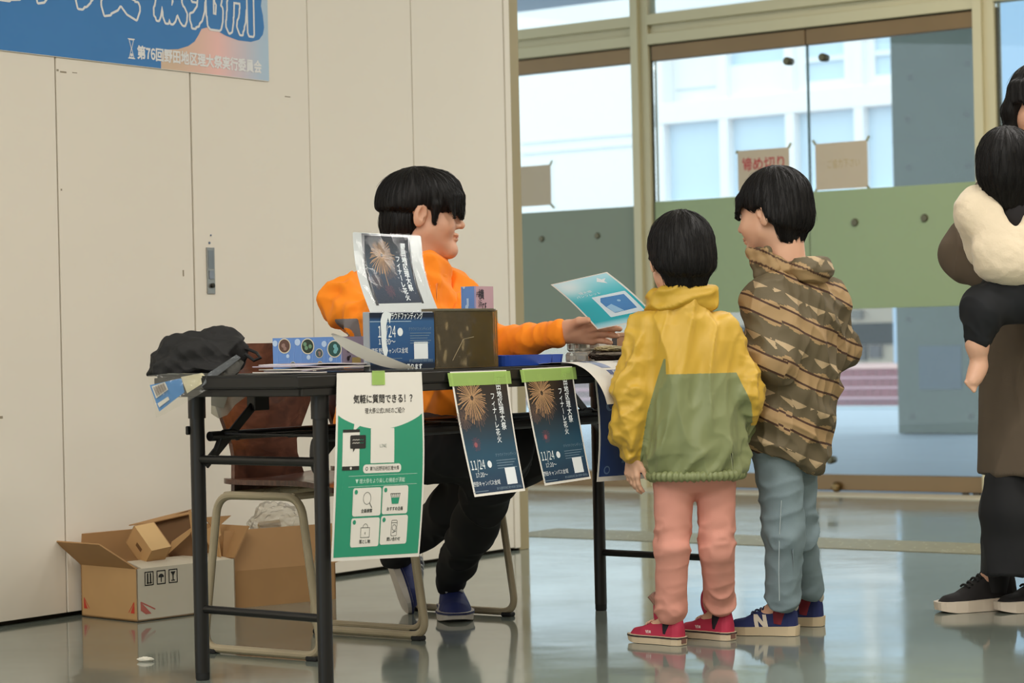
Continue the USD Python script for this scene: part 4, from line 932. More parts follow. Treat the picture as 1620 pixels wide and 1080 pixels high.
# the small card box behind it, the long brochure box, and what the print on them shows
BLUE = (92, 132, 196)
def dots(rr, n, w, h, rmin, rmax):
    out = []
    for _ in range(400):
        if len(out) >= n: break
        r = rr.uniform(rmin, rmax); x, y = rr.uniform(r, w - r), rr.uniform(r, h - r)
        if all((x - a) ** 2 + (y - b) ** 2 > (r + c + .002) ** 2 for a, b, c in out): out.append((x, y, r))
    return out
BLUEM = mat('print_sky_blue', (104, 146, 212), .4); LAV = mat('print_lavender', (186, 168, 190), .45); PINKM = mat('print_pink', (196, 156, 162), .45)
sm = thing('small_card_box', 'small blue and pink card box with brushed characters behind the smoky box', 'box', T(tx(755, .20), .20), 0)
yb = 5.86; a0, a1, a2 = P(730, 490, yb), P(752, 490, yb - .04), P(781, 490, yb + .03)
zb, zt_ = TZ, P(755, 453, yb)[2]
def vface(p, q, name, par, m, z0, z1):
    return obj(name, slab(sbox(0, 0, np.linalg.norm((q - p)[:2]), z1 - z0), -.002, plane_fn(frame(np.r_[p[:2], z0], unit(np.r_[(q - p)[:2], 0]), Z, np.cross(unit(np.r_[(q - p)[:2], 0]), Z)))), m, par, smooth=False)
vface(a0, a1, 'blue_side', sm, BLUEM, zb, zt_); vface(a1, a2, 'pink_side', sm, PINKM, zb, zt_)
vface(a2, a0 + a2 - a1, 'back_panel', sm, BLUEM, zb, zt_); vface(a0 + a2 - a1, a0, 'back_panel', sm, PINKM, zb, zt_)
e_ = unit(np.r_[(a2 - a1)[:2], 0]); fnk = plane_fn(frame(np.r_[a1[:2], zb], e_, Z, np.cross(e_, Z)))
hk = zt_ - zb
obj('lettering', decal(unary_union([text('横', .026, .014, hk - .03, px=44, stroke=1), text('浜', .02, .012, hk - .052, px=44), text('丹', .014, .004, hk - .026, px=40), text('び', .02, .03, hk - .058, px=44, stroke=1)]), fnk, .0008), mat('ink_plum', (58, 44, 52), .5), sm, smooth=False)
e_ = unit(np.r_[(a1 - a0)[:2], 0]); fnk = plane_fn(frame(np.r_[a0[:2], zb], e_, Z, np.cross(e_, Z)))
obj('print', decal(unary_union([Point(.012, hk - .001).buffer(.005).intersection(sbox(0, 0, .1, hk)), Point(.022, hk - .052).buffer(.006), sbox(.022, hk - .05, .03, hk - .03)]), fnk, .0008), mat('print_ice', (190, 212, 240), .5), sm, smooth=False)

lbx = thing('brochure_box', 'long blue box printed with round pictures, standing on the table by the black bag', 'box', T(.15, .12), 0)
yb = 5.66; a0, a1, a2 = P(432, 570, yb), P(541, 572, yb - .10), P(588, 570, yb + .02)
zt_ = P(490, 533.5, yb - .05)[2]; zb = TZ + .008
vface(a0, a1, 'blue_side', lbx, BLUEM, zb, zt_); vface(a1, a2, 'end_panel', lbx, LAV, zb, zt_)
a3 = a0 + a2 - a1
vface(a2, a3, 'back_panel', lbx, BLUEM, zb, zt_); vface(a3, a0, 'end_panel', lbx, LAV, zb, zt_)
e_ = unit(np.r_[(a1 - a0)[:2], 0]); fnk = plane_fn(frame(np.r_[a0[:2], zb], e_, Z, np.cross(e_, Z))); LWb = np.linalg.norm((a1 - a0)[:2]); hk = zt_ - zb
rr = random.Random(3)
# round pictures where the photograph has them
big = [(19, 10, 10.5, (96, 66, 56)), (56, 11, 11, (44, 56, 44)), (98, 15, 12, (44, 84, 80)), (74, 20, 6.5, (70, 90, 96)), (32, 34, 6, (76, 96, 84)), (75, 34, 8, (150, 116, 96))]
u_ = LWb / 109.0
for i, (x, y, r, c) in enumerate(big):
    X, Y = x * u_, hk - y * u_ * 1.05; r *= u_ * .95
    if Y - r < 0: r = max(Y, .004)
    pc = obj('round_picture', decal(Point(X, Y).buffer(r), fnk, .0007), mat('print_cream', (222, 214, 190), .5), lbx, smooth=False)
    obj('picture_print', decal(Point(X, Y).buffer(r * .86), fnk, .001), mat(f'picture_{i}', c, .45), lbx, smooth=False)
    obj('picture_detail', decal(unary_union([Point(X + rr.uniform(-.4, .4) * r, Y + rr.uniform(-.4, .4) * r).buffer(r * .26) for _ in range(3)]), fnk, .0013), mat(f'picture_d{i % 3}', ((150, 120, 110), (110, 150, 120), (120, 180, 184))[i % 3], .45), lbx, smooth=False)
obj('print', decal(unary_union([Point(x * u_, hk - y * u_).buffer(r * u_) for x, y, r in ((4, 7, 4), (40, 6, 4.5), (82, 9, 4), (57, 26, 3), (24, 24, 2.5), (92, 29, 3))]), fnk, .0008), mat('print_ice'), lbx, smooth=False)
obj('streaks', decal(unary_union([LineString([(x * u_, hk - 3 * u_), ((x - 4) * u_, .006)]).buffer(.0005) for x in (10, 28, 36, 48, 66, 84, 90, 104)]), fnk, .0006), mat('print_streak', (138, 172, 228), .5), lbx, smooth=False)
e_ = unit(np.r_[(a2 - a1)[:2], 0]); fnk = plane_fn(frame(np.r_[a1[:2], zb], e_, Z, np.cross(e_, Z)))
obj('lettering', decal(unary_union([Point(.028, .022).buffer(.006), Point(.036, .027).buffer(.003), text('祭', .014, .022, .036, px=36)]), fnk, .0008), mat('ink_plum'), lbx, smooth=False)
obj('print', decal(sbox(.045, .006, .085, .024), fnk, .0006), mat('print_yellow', (226, 196, 120), .5), lbx, smooth=False)

# stack of folded leaflets
cols_ = [(206, 200, 204), (190, 180, 196), (214, 210, 200), (176, 170, 184), (220, 214, 206)]
lab = ['topmost long leaflet of the fanned stack beside the blue brochure box', 'second leaflet of the fanned stack beside the brochure box, sticking out to the left', 'third leaflet of the fanned stack, below the two long ones', 'fourth leaflet of the fanned stack by the brochure box, with a grey edge', 'bottom leaflet of the fanned stack, its round end on the black tabletop']
for i in range(5):
    z = TZ + .0008 + (4 - i) * .0042
    s0 = tx((392, 386, 400, 412, 398)[i], .17 + .02 * i); s1 = tx((560, 575, 552, 590, 470)[i], .30 - .01 * i)
    f_ = tframe(s0, .20 + .012 * i, (.03, -.02, .05, -.04, .0)[i], z)
    t = thing('leaflet', lab[i], 'leaflet', T((s0 + s1) / 2, .2, z), 0, 'leaflets stacked on the table')
    L_ = s1 - s0
    sh = lambda V, f_=f_, i=i, L_=L_: np.c_[V[:, :2], V[:, 2] + .0016 * (1 + np.sin(V[:, 0] * 21 + i * 2)) + .004 * np.clip(V[:, 0] / L_ - .8, 0, 1)] @ f_[:3, :3].T + f_[:3, 3]
    obj('sheet', slab(rrect(0, 0, L_, .15 - .01 * i, .008), .0022, sh, .03), mat(f'leaflet_{i}', cols_[i], .35), t, smooth=40)
    obj('print', decal(unary_union([sbox(.03 + .07 * k, .03, .08 + .07 * k, .15 - .015 * i - .012) for k in range(max(1, int(L_ / .08)))]), sh, .0026, .03), mat(f'leaflet_print_{i % 3}', ((150, 130, 168), (120, 150, 150), (168, 140, 140))[i % 3], .35), t, smooth=False)
# the white sheet curling up beside them
pw = lambda x, y, w: pl(x, y, T(0, w, 0), TV)
wq = [pw(527, 527, .37), pw(562, 541, .388), pw(604, 560, .40), pw(659, 582, .412)]
wr = [pw(524, 528, .36), pw(548, 553, .372), pw(592, 575, .385), pw(640, 583, .40)]
ts = np.linspace(0, 1, 16); k4 = np.linspace(0, 1, 4)
A_ = CubicSpline(k4, wq)(ts); B_ = CubicSpline(k4, wr)(ts)
for q in (A_, B_): q[:, 2] = np.maximum(q[:, 2], TZ + .002)
V = np.vstack([A_, B_]); n_ = 16; f = [[i, i + 1, i + n_] for i in range(n_ - 1)] + [[i + 1, i + 1 + n_, i + n_] for i in range(n_ - 1)]
off = np.array([.0, .0004, -.0006]); Vv = np.vstack([V, V + off]); ff = f + [[a + 2 * n_, c + 2 * n_, b + 2 * n_] for a, b, c in f]
obj('curled_sheet', trimesh.Trimesh(Vv, ff, process=False), WHITE, label='blank white sheet curling up from the table in front of the fundraising box', cat='paper', smooth=60)
# blue tray
sT0, sT1 = tx(790, .31), tx(862, .27)
tr = thing('blue_tray', 'shallow blue plastic tray on the table beside the smoky box', 'tray', T((sT0 + sT1) / 2, .2), math.atan2(TU[1], TU[0]))
TRAY = mat('tray_blue', (40, 76, 168), .3)
outer = rrect(sT0, .13, sT1, .33, .02)
def trayfn(V): return np.c_[V[:, :2], V[:, 2]] @ TM[:3, :3].T + TM[:3, 3]
def ringwall(o0, o1, z0, z1, th):
    pts = []
    a, b = np.array(o0.exterior.coords)[:-1], np.array(o1.exterior.coords)[:-1]; n = len(a)
    ai, bi = np.array(o0.buffer(-th).exterior.coords), np.array(o1.buffer(-th).exterior.coords)
    return slab(o0.difference(o0.buffer(-th)), z1 - z0, lambda V: np.c_[V[:, :2], V[:, 2] + z0])
obj('base', xf(TM, slab(outer.buffer(-.002), .003, lambda V: V + [0, 0, TZ + .0005])), TRAY, tr, smooth=False)
obj('rim', xf(TM, slab(outer.buffer(.003).difference(outer.buffer(-.003)), .026, lambda V: np.c_[V[:, :2] + (V[:, :2] - np.array(outer.centroid.coords[0])) * (V[:, 2:3] * 1.6), V[:, 2] + TZ + .001])), TRAY, tr, smooth=30)
obj('fold', [TS((sT1 - .055, .329, TZ + .003), (sT1 - .052, .337, TZ + .026)), TS((sT1 - .015, .329, TZ + .003), (sT1 - .012, .337, TZ + .026))], mat('tray_edge', (24, 48, 120), .4), tr, smooth=False)
# clear acrylic blocks, their sparkle put in as bright metal inserts
for i, (x, w, zz, a) in enumerate(((905, .20, 0, .1), (921, .22, 0, -.2), (937, .18, 0, .3), (908, .2, .03, .3), (924, .215, .03, 0.), (939, .185, .03, -.2), (915, .2, .06, .2))):
    t_ = tx(x, w); c = thing('acrylic_block', ['clear cut acrylic block at the bottom left of the sparkling pile', 'clear cut acrylic block at the bottom middle of the sparkling pile', 'clear cut acrylic block at the bottom right of the sparkling pile', 'clear cut acrylic block in the second row of the pile, left', 'clear cut acrylic block in the second row of the pile, middle', 'clear cut acrylic block in the second row of the pile, right', 'clear cut acrylic block on top of the sparkling pile under the outstretched hand'][i], 'acrylic block', T(t_, w, TZ + zz), 0, 'clear acrylic blocks piled on the table')
    f_ = tframe(t_, w, a, TZ + zz + .0005)
    obj('block', bx((.029, .029, .029), f_, (0, 0, .0145), .006), clear('cut_acrylic', (250, 250, 246), .02, 1.6, .3, (228, 228, 220)), c, smooth=False)
    obj('glint_insert', bx((.013, .0305, .013), f_, (0, 0, .0145), .002), mat('glint_metal', (206, 206, 200), .12, metal=.7), c, smooth=False)  # bright metal bar paints in the sparkle of the cut faces
# folded pouch, card and box by the far end
po = thing('folded_pouch', 'dark pouch with a cream patterned flap lying folded on the table under the handed-over flyer', 'pouch', T(tx(962, .24), .24), 0)
f_ = tframe(tx(960, .24), .24, .1)
obj('pouch', xf(f_, blob(np.array([0, 0, .020]), (.062, .03, .020), 21, .15, 4)), mat('pouch_brown', (62, 50, 40), .6), po)
obj('flap', xf(f_, blob(np.array([.008, .004, .036]), (.055, .03, .010), 22, .2, 4)), mat('pouch_cream', (176, 164, 124), .65, var=.2, vscale=40), po)
obj('lining', xf(f_, blob(np.array([.0, .012, .022]), (.058, .026, .007), 23, .12, 4)), mat('pouch_grey', (126, 116, 100), .65), po)
cb_ = thing('tan_card_box', 'small tan card box at the far end of the table beside the yellow sleeve', 'box', T(tx(990, .2), .2), math.atan2(TU[1], TU[0]))
f_ = tframe(tx(992, .16), .2, 0)
obj('body', bx((.085, .085, .07), f_, (0, 0, .0355), .002), mat('kraft_tan', (196, 160, 128), .6), cb_, smooth=False)
obj('lid', bx((.089, .089, .012), f_, (0, 0, .074), .002), mat('kraft_light', (206, 174, 144), .6), cb_, smooth=False)
wb = thing('white_card_box', 'white card box with a dark end on the table behind the acrylic pile', 'box', T(tx(935, .08), .08), math.atan2(TU[1], TU[0]))
f_ = tframe(tx(935, .05), .06, 0)
obj('body', bx((.10, .06, .088), f_, (0, 0, .0445), .002), mat('box_white', (206, 200, 186), .5), wb, smooth=False)
obj('end_band', bx((.035, .062, .07), f_, (.068, 0, .036), .002), mat('band_dark', (60, 50, 46), .5), wb, smooth=False)

# black cloth bag and the plastic packet at the near corner
bgth = thing('black_bag', 'crumpled black cloth bag lying on the near end of the table', 'bag', T(-.02, .1), 0)
BAGM = mat('black_cloth', (19, 18, 17), .8, bump=.3, bscale=260)
def ridged(v, seed, f): return 1 - np.abs(meshkit.noise(v * f + seed * 1.7, seed) * 2 - 1)
def P5(x, y, Y): return P(x, y, Y)
f = Field()
for x, y, Y, r in ((268, 575, 5.30, (.042, .05, .036)), (300, 560, 5.30, (.06, .06, .038)), (340, 556, 5.33, (.062, .07, .042)), (368, 560, 5.36, (.032, .05, .03)), (350, 532, 5.36, (.042, .04, .016)), (320, 583, 5.27, (.075, .05, .02)), (262, 590, 5.27, (.026, .035, .018))):
    f.ell(P(x, y, Y), r, k=.03)
f.half(T(0, 0, TZ + .003), -Z, .004)
m = surface(f, .0035)
def bagf(v, n):
    return folds(v, (.9, .3, .45), 22, .016, 1) + folds(v, (.6, 0, -.5), 34, .008, 2) + .004 * (meshkit.noise(v * 90, 4) - .5)
m = push(m, bagf); m.vertices[:, 2] = np.maximum(m.vertices[:, 2], TZ + .001)
obj('cloth', relax(m, 2), BAGM, bgth, smooth=True)
obj('strap', tube([P(375, 549, 5.32), P(392, 552, 5.31), P(406, 558, 5.30), P(412, 566, 5.29), P(402, 570, 5.29), P(388, 560, 5.30)], .004, 8), BAGM, bgth)
# the packet: a clear bag with a blue printed card, lying over the end of the table
pk = thing('plastic_packet', 'clear plastic packet with a blue barcode card, hanging over the near end of the table', 'plastic packet', T(-.1, .0), 0)
FILM = clear('packet_film', (250, 250, 248), .08, 1.25, .05, (222, 220, 210), .7, 40.)
def pxplane(pts):
    q = np.array([P(*p) for p in pts]); c = q.mean(0); _, _, vt = np.linalg.svd(q - c); n = vt[2] * (-1 if vt[2] @ (C0 - c) < 0 else 1)
    M = frame(c, vt[0], np.cross(n, vt[0]), n); return M, (q - c) @ M[:3, :3]
def pxsheet(par, name, pts, m, th=.0006, lift=0., wob=0., seed=1, edge_=.02):
    M, w = pxplane(pts); pg = Polygon(w[:, :2]); pg = pg if pg.is_valid else pg.buffer(0)
    fn = lambda V: np.c_[V[:, :2], V[:, 2] + lift + wob * (meshkit.fbm(np.c_[V[:, :2] * 40, V[:, 0] * 0], 3, seed) - .5)] @ M[:3, :3].T + M[:3, 3]
    return obj(name, slab(pg, th, fn, edge_), m, par, smooth=50)
yk = 5.20
pxsheet(pk, 'card', [(237, 609, yk), (287, 598, yk), (292, 620, yk), (252, 651, yk)], mat('card_blue', (24, 128, 200), .4))
pxsheet(pk, 'barcode_label', [(240, 611, yk - .004), (261, 604, yk - .004), (266, 616, yk - .004), (247, 630, yk - .004)], WHITE)
pxsheet(pk, 'price_label', [(249, 638, yk - .004), (266, 627, yk - .004), (268, 632, yk - .004), (252, 644, yk - .004)], WHITE)
M, w = pxplane([(242, 613, yk - .006), (260, 606, yk - .006), (264, 615, yk - .006), (248, 627, yk - .006)])
lo, hi = w[:, :2].min(0), w[:, :2].max(0)
bars = [LineString([w[0, :2] * (1 - t) + w[1, :2] * t, w[3, :2] * (1 - t) + w[2, :2] * t]).buffer(.0004 + .0003 * (k % 3 == 0)) for k, t in enumerate(np.linspace(.05, .95, 14))]
obj('barcode', decal(unary_union(bars), plane_fn(M), .0003), mat('bar_brown', (120, 96, 90), .5), pk, smooth=False)
pxsheet(pk, 'film', [(234, 594, yk - .012), (268, 590, yk - .012), (330, 590, yk + .01), (372, 563, yk + .03), (386, 573, yk + .03), (378, 588, yk + .02), (318, 622, yk - .008), (266, 652, yk - .014), (247, 661, yk - .014)], FILM, .0008, 0, .008, 5)
pxsheet(pk, 'folded_edge', [(330, 590, yk), (374, 561, yk + .02), (381, 566, yk + .02), (340, 597, yk), (318, 612, yk - .01)], clear('film_grey', (200, 204, 206), .08, 1.5, .45, (120, 124, 126), .6, 60.), .001, 0, .01, 7)
pxsheet(pk, 'paper', [(286, 596, yk + .005), (320, 590, yk + .01), (330, 600, yk + .005), (296, 622, yk)], mat('packet_cream', (206, 198, 166), .6), .0006)
hp = thing('hanging_bag', 'clear plastic bag with a grey card hanging down behind the near table leg', 'plastic bag', T(-.02, -.04, .6), 0)
yh = 5.50
pxsheet(hp, 'grey_card', [(334, 622, yh), (362, 622, yh), (354, 646, yh), (334, 641, yh)], mat('grey_card', (150, 144, 130), .6))
pxsheet(hp, 'film', [(334, 600, yh + .01), (402, 600, yh + .01), (396, 622, yh + .01), (372, 640, yh + .01), (360, 656, yh + .01), (346, 662, yh + .01), (334, 654, yh + .01)], clear('hang_film', (238, 236, 228), .1, 1.5, .4, (214, 208, 194), .6, 50.), .0008, 0, .012, 9)

# ------------------------------------------------------------------ the banner on the wall
BNu = lambda x, y: tuple(wpx(x, y))
bn = thing('wall_banner', 'blue printed cloth banner with white lettering hung across the white partition', 'banner', W0 + Wu * -.8 + Wn * .01 + Z * 1.9, math.pi / 2 - AZ)
s0b, s1b, z0b, z1b = -2.35, -.027, 1.623, 2.24
wfn = lambda V: W0 + Wu * V[:, 0:1] + Z * V[:, 1:2] + Wn * (V[:, 2:3] + .003)
obj('cloth', slab(sbox(s0b, z0b, s1b, z1b), .0012, lambda V: wfn(V)), WHITE, bn, smooth=False)
def bann(x, y):
    t = (x + .45) / .42; c = lerp((214, 186, 158), (240, 192, 184), t / .45) if t < .45 else lerp((240, 192, 184), (176, 200, 218), (t - .45) / .5)
    return c
grad_sheet('printed_ground', bn, wfn, 1, 1, s0b + .002, z0b + .002, s1b - .001, z1b - .002, bann, .0016, mat('banner_colours', (255, 255, 255), .7, col=True), nx=60, ny=8)
blob_px = [(253, 108.5), (253, 84), (262, 78.5), (280, 78), (296, 73), (306, 66), (312, 56), (317, 46), (326, 43.5), (338, 47), (356, 57), (375, 64), (395, 66.5), (408, 63), (414, 55), (416, 44), (414, 24), (411, 10), (412, 0), (416, -14), (424, -30)]
bl = [BNu(x, y) for x, y in blob_px]; bl = [(bl[0][0], z0b + .002)] + bl[1:]
zt2 = z1b - .03
blue = Polygon([(s0b + .002, z0b + .002)] + bl + [(s1b - .05, zt2), (s0b + .002, zt2)])
obj('blue_ground', decal(blue.buffer(0), wfn, .002), mat('banner_blue', (60, 124, 184), .7, var=.05, vscale=2), bn, smooth=False)
ttl = []
x0, zb_ = wpx(241, 28)[0], None
def outlined(ch, xl, xr, yb, h, out_):
    a, z = wpx(xl, yb); b, _ = wpx(xr, yb); g_ = text(ch, h, 0, 0, px=90, stroke=3); mnx, mny, mxx, mxy = g_.bounds
    sx_ = (b - a) / (mxx - mnx); g_ = aff.translate(aff.scale(g_, sx_, 1, origin=(0, 0)), a - mnx * sx_, z - mny)
    out_.append(g_)
big = []
for ch, xl, xr, yb in (('販', 243, 293, 33), ('売', 300, 350, 43), ('所', 357, 404, 51), ('支', 160, 218, 23), ('り', 112, 152, 11), ('う', 48, 86, 2), ('と', -30, 30, -6)):
    outlined(ch, xl, xr, yb, .26, big)
G_ = unary_union(big)
obj('lettering_outline', decal(G_.buffer(.0075, quad_segs=3).difference(G_.buffer(.0005)), wfn, .0026), mat('banner_white', (226, 226, 224), .7), bn, smooth=False)
a, z = wpx(215, 92.0); b, _ = wpx(412, 113.0)
small = aff.translate(text('第76回野田地区理大祭実行委員会', .042, 0, 0, px=60, stroke=2, width=b - a), a, 1.650)
hx, _ = wpx(206, 80)
glass_ = unary_union([Polygon([(hx - .011, 1.702), (hx + .011, 1.702), (hx + .002, 1.674), (hx + .011, 1.646), (hx - .011, 1.646), (hx - .002, 1.674)])])
glass_ = glass_.difference(glass_.buffer(-.0025)).union(unary_union([LineString([(hx - .013, 1.703), (hx + .013, 1.703)]).buffer(.0016), LineString([(hx - .013, 1.645), (hx + .013, 1.645)]).buffer(.0016), Point(hx, 1.655).buffer(.005)]))
obj('lettering', decal(unary_union([small, glass_]), wfn, .0026), mat('banner_white'), bn, smooth=False)

# ------------------------------------------------------------------ paper signs taped to the glass, seen from the back
SIGN = mat('sign_paper', (216, 198, 170), .7, trl=.3); REDT = mat('sign_red', (176, 52, 48), .6)
def sign(label, xa, ya, xb, yb, tabs):
    (s0, z1), (s1, z0) = gpx(xa, ya), gpx(xb, yb)
    t = thing('paper_sign', label, 'sign', G0 + Wn * (s0 + s1) / 2 - Wu * .01 + Z * (z0 + z1) / 2, -AZ)
    fn = lambda V: G0 + Wn * V[:, 0:1] + Z * V[:, 1:2] - Wu * (V[:, 2:3] + .0075 + .003 * np.sin(V[:, 0:1] * 20) ** 2)
    obj('sheet', slab(sbox(s0, z0, s1, z1), .0006, fn, .05), SIGN, t, smooth=50)
    for (x, y, dx, dz) in tabs:
        cx, cz = (s0 if x == 0 else s1), (z0 if y == 0 else z1)
        obj('tape', decal(LineString([(cx - dx * .2, cz - dz * .2), (cx + dx, cz + dz)]).buffer(.006, cap_style=2), fn, .0012), mat('tape_olive', (150, 144, 96), .5, trl=.3), t, smooth=False)
    return t, fn, s0, s1, z0, z1
t, fn, s0, s1, z0, z1 = sign('tan paper sign with red characters on the glass door above the boy in camouflage', 1168, 239, 1251, 298, [(0, 1, -.008, -.012), (1, 1, .012, .02)])
obj('lettering', decal(text('締め切り', .072, s0 + .02, z0 + .105, px=64, stroke=1, width=s1 - s0 - .035), fn, .0012, .05), REDT, t, smooth=False)
t, fn, s0, s1, z0, z1 = sign('tan paper sign, faint writing, taped on the right-hand glass door', 1291, 228, 1375, 296, [(0, 1, -.012, .02), (1, 1, .012, .02), (0, 0, -.012, -.03), (1, 0, .025, -.03)])
obj('lettering', decal(text('ご協力下さい', .045, s0 + .06, z1 - .12, px=40, width=s1 - s0 - .1), fn, .0010, .05), mat('sign_faint', (204, 180, 130), .7, trl=.3), t, smooth=False)
sign('tan blank paper sheet taped on the fixed glass pane beside the partition end', 770, 268, 874, 324, [(1, 1, .012, .02), (1, 0, .02, -.02)])
# ------------------------------------------------------------------ people: shared pieces
SKIN = mat('skin', (214, 162, 132), .5, var=.03, vscale=14, sss=.05); SKINK = mat('skin_child', (228, 178, 148), .5, var=.03, vscale=14, sss=.05)
HAIR = mat('black_hair', (15, 12, 11), .55, spec=.3); LIPS = mat('lips', (196, 120, 104), .45); EYEW = mat('eye_white', (226, 220, 212), .25); IRIS = mat('iris_dark', (34, 24, 20), .15)
def head_bones(F_, c, R, s, child=False):
    L = lambda *q: c + R @ (np.array(q) * s); e = lambda q, r, k, op='u', RR=R: F_.ell(L(*q), np.array(r) * s, RR, k * s, op)
    e((0, -.012, .032), (.074, .094, .084), .03)
    e((0, .028, -.028), (.060, .062, .080) if not child else (.062, .060, .072), .03)
    F_.cone(L(-.045, .015, -.052), L(-.012, .066, -.096), .022 * s, .018 * s, .03 * s); F_.cone(L(.045, .015, -.052), L(.012, .066, -.096), .022 * s, .018 * s, .03 * s)
    for x in (-1, 1): e((.036 * x, .058, -.032), (.026, .026, .028), .022)
    F_.cone(L(-.03, .079, .014), L(.03, .079, .014), .012 * s, None, .02 * s)
    F_.cone(L(0, .084, .008), L(0, .1065, -.030), .0075 * s, .0105 * s, .012 * s)
    for x in (-1, 1): e((.011 * x, .093, -.034), (.008, .010, .007), .008)
    e((0, .0905, -.0575), (.021, .010, .0058), .006); e((0, .0885, -.0690), (.018, .010, .0068), .006); e((0, .078, -.100), (.020, .018, .017), .02)
    for x in (-1, 1): e((.031 * x, .091, .002), (.016, .013, .011), .012, 'd')
    for x in (-1, 1):
        Re = R @ trimesh.transformations.euler_matrix(-.25, 0, .32 * x)[:3, :3]
        F_.ell(L(.079 * x, -.010, -.008), np.array((.0085, .019, .033)) * s, Re, .008 * s); F_.ell(L(.088 * x, -.004, -.004), np.array((.0105, .0105, .019)) * s, Re, .003 * s, 'd'); F_.ell(L(.083 * x, .004, -.020), np.array((.008, .006, .009)) * s, Re, .003 * s, 'd')
    F_.cone(L(0, -.022, -.055), L(0, -.035, -.15), .052 * s, .055 * s, .03 * s) if not child else F_.cone(L(0, -.018, -.05), L(0, -.012, -.13), .044 * s, .044 * s, .03 * s)
def eyes(par, c, R, s, parent_skin):
    L = lambda *q: c + R @ (np.array(q) * s)
    for x in (-1, 1):
        b = trimesh.creation.icosphere(2, .0118 * s); b.apply_translation(L(.031 * x, .0765, .003)); ey = obj('eye', b, EYEW, par, smooth=True)
        i = trimesh.creation.icosphere(2, .0062 * s); i.apply_translation(L(.031 * x, .0836, .003)); obj('iris', i, IRIS, ey, smooth=True)
        lid = tube([L(.031 * x + dx, .0885 - abs(dx) * .32, .003 + .0075 - dx * dx * 26) for dx in np.linspace(-.014, .014, 7)], .0016 * s, 6); obj('eyelash', lid, HAIR, ey)
        br = tube([L(.032 * x + dx, .0935 - abs(dx + .004 * x) * .45, .0225 - dx * dx * 10) for dx in np.linspace(-.017, .017, 7)], .0022 * s, 6); obj('eyebrow', br, HAIR, par)
    lp = tube([L(dx, .0985 - abs(dx) * .3, -.0632 + .0012 * math.cos(dx * 160)) for dx in np.linspace(-.019, .019, 9)], .0016 * s, 6); obj('lip_line', lp, LIPS, par)
def hair_mesh(par, c, R, s, build, h=.0032, amp=.0022, crown=(0, -.02, .11), seed=1, name='hair'):
    F_ = Field(); L = lambda *q: c + R @ (np.array(q) * s)
    build(F_, L, R, s); m = surface(F_, h)
    def g(v, n):
        q = (v - c) @ R / s - crown; ph = np.arctan2(q[:, 0], q[:, 1]); r = np.linalg.norm(q, axis=1)
        A = np.c_[np.cos(ph) * 9, np.sin(ph) * 9, r * 9 + seed]; B = np.c_[np.cos(ph) * 26, np.sin(ph) * 26, r * 10 + seed]
        C_ = np.c_[np.cos(ph) * 55, np.sin(ph) * 55, r * 14 + seed]
        return amp * s * (2.2 * (meshkit.noise(A, seed) - .5) + 1.7 * (meshkit.noise(B, seed + 3) - .5) + .8 * (meshkit.noise(C_, seed + 5) - .5))
    m = push(m, g); path = obj(name, m, HAIR, par, smooth=True)
    # loose strands that follow the hair from the crown down
    v = np.array(m.vertices); n = meshkit.arrays(m, True)[2]; kd_ = cKDTree(v); rg_ = np.random.default_rng(seed); K = 1500
    top = c + R @ (np.array(crown) * s); ii = rg_.choice(len(v), K); q = v[ii] + n[ii] * .0004; pts = [q]; lift = rg_.uniform(-.0004, .0016, K); lift[:80] += .002
    wob = rg_.normal(0, .22, (K, 3)); live = np.full(K, True)
    for j in range(7):
        dd, nn_ = kd_.query(q); t = (v[nn_] - top) / np.linalg.norm(v[nn_] - top, axis=1)[:, None] + np.array([0, 0, -.75]) + wob
        t = t - (t * n[nn_]).sum(1)[:, None] * n[nn_]; t /= np.linalg.norm(t, axis=1)[:, None] + 1e-9
        q2 = q + t * .0085; d2, n2 = kd_.query(q2); tgt = v[n2] + n[n2] * (lift * (j + 1) / 4)[:, None]; off = ((tgt - q2) * n[n2]).sum(1)
        q2 = q2 + n[n2] * np.clip(off, -.004, .004)[:, None] * .9; live &= d2 < .009; q = np.where(live[:, None], q2, q + t * .0004); pts.append(q)
    pts = np.stack(pts, 1); T_ = INFO['/'.join(par.split('/')[:3])]; pts = pts @ T_[:3, :3].T + T_[:3, 3]
    bc = UsdGeom.BasisCurves.Define(stage, f"{par}/{numbered('hair_strands', par)}"); bc.CreateTypeAttr('linear'); bc.CreateCurveVertexCountsAttr(Vt.IntArray.FromNumpy(np.full(K, 8, np.int32)))
    bc.CreatePointsAttr(Vt.Vec3fArray.FromNumpy(pts.reshape(-1, 3).astype(np.float32))); bc.CreateWidthsAttr(Vt.FloatArray.FromNumpy(np.tile(np.linspace(.0013, .0005, 8), K).astype(np.float32))); bc.SetWidthsInterpolation('vertex')
    UsdShade.MaterialBindingAPI.Apply(bc.GetPrim()).Bind(HAIR); setdata(bc.GetPrim(), kind='stuff')
    return path
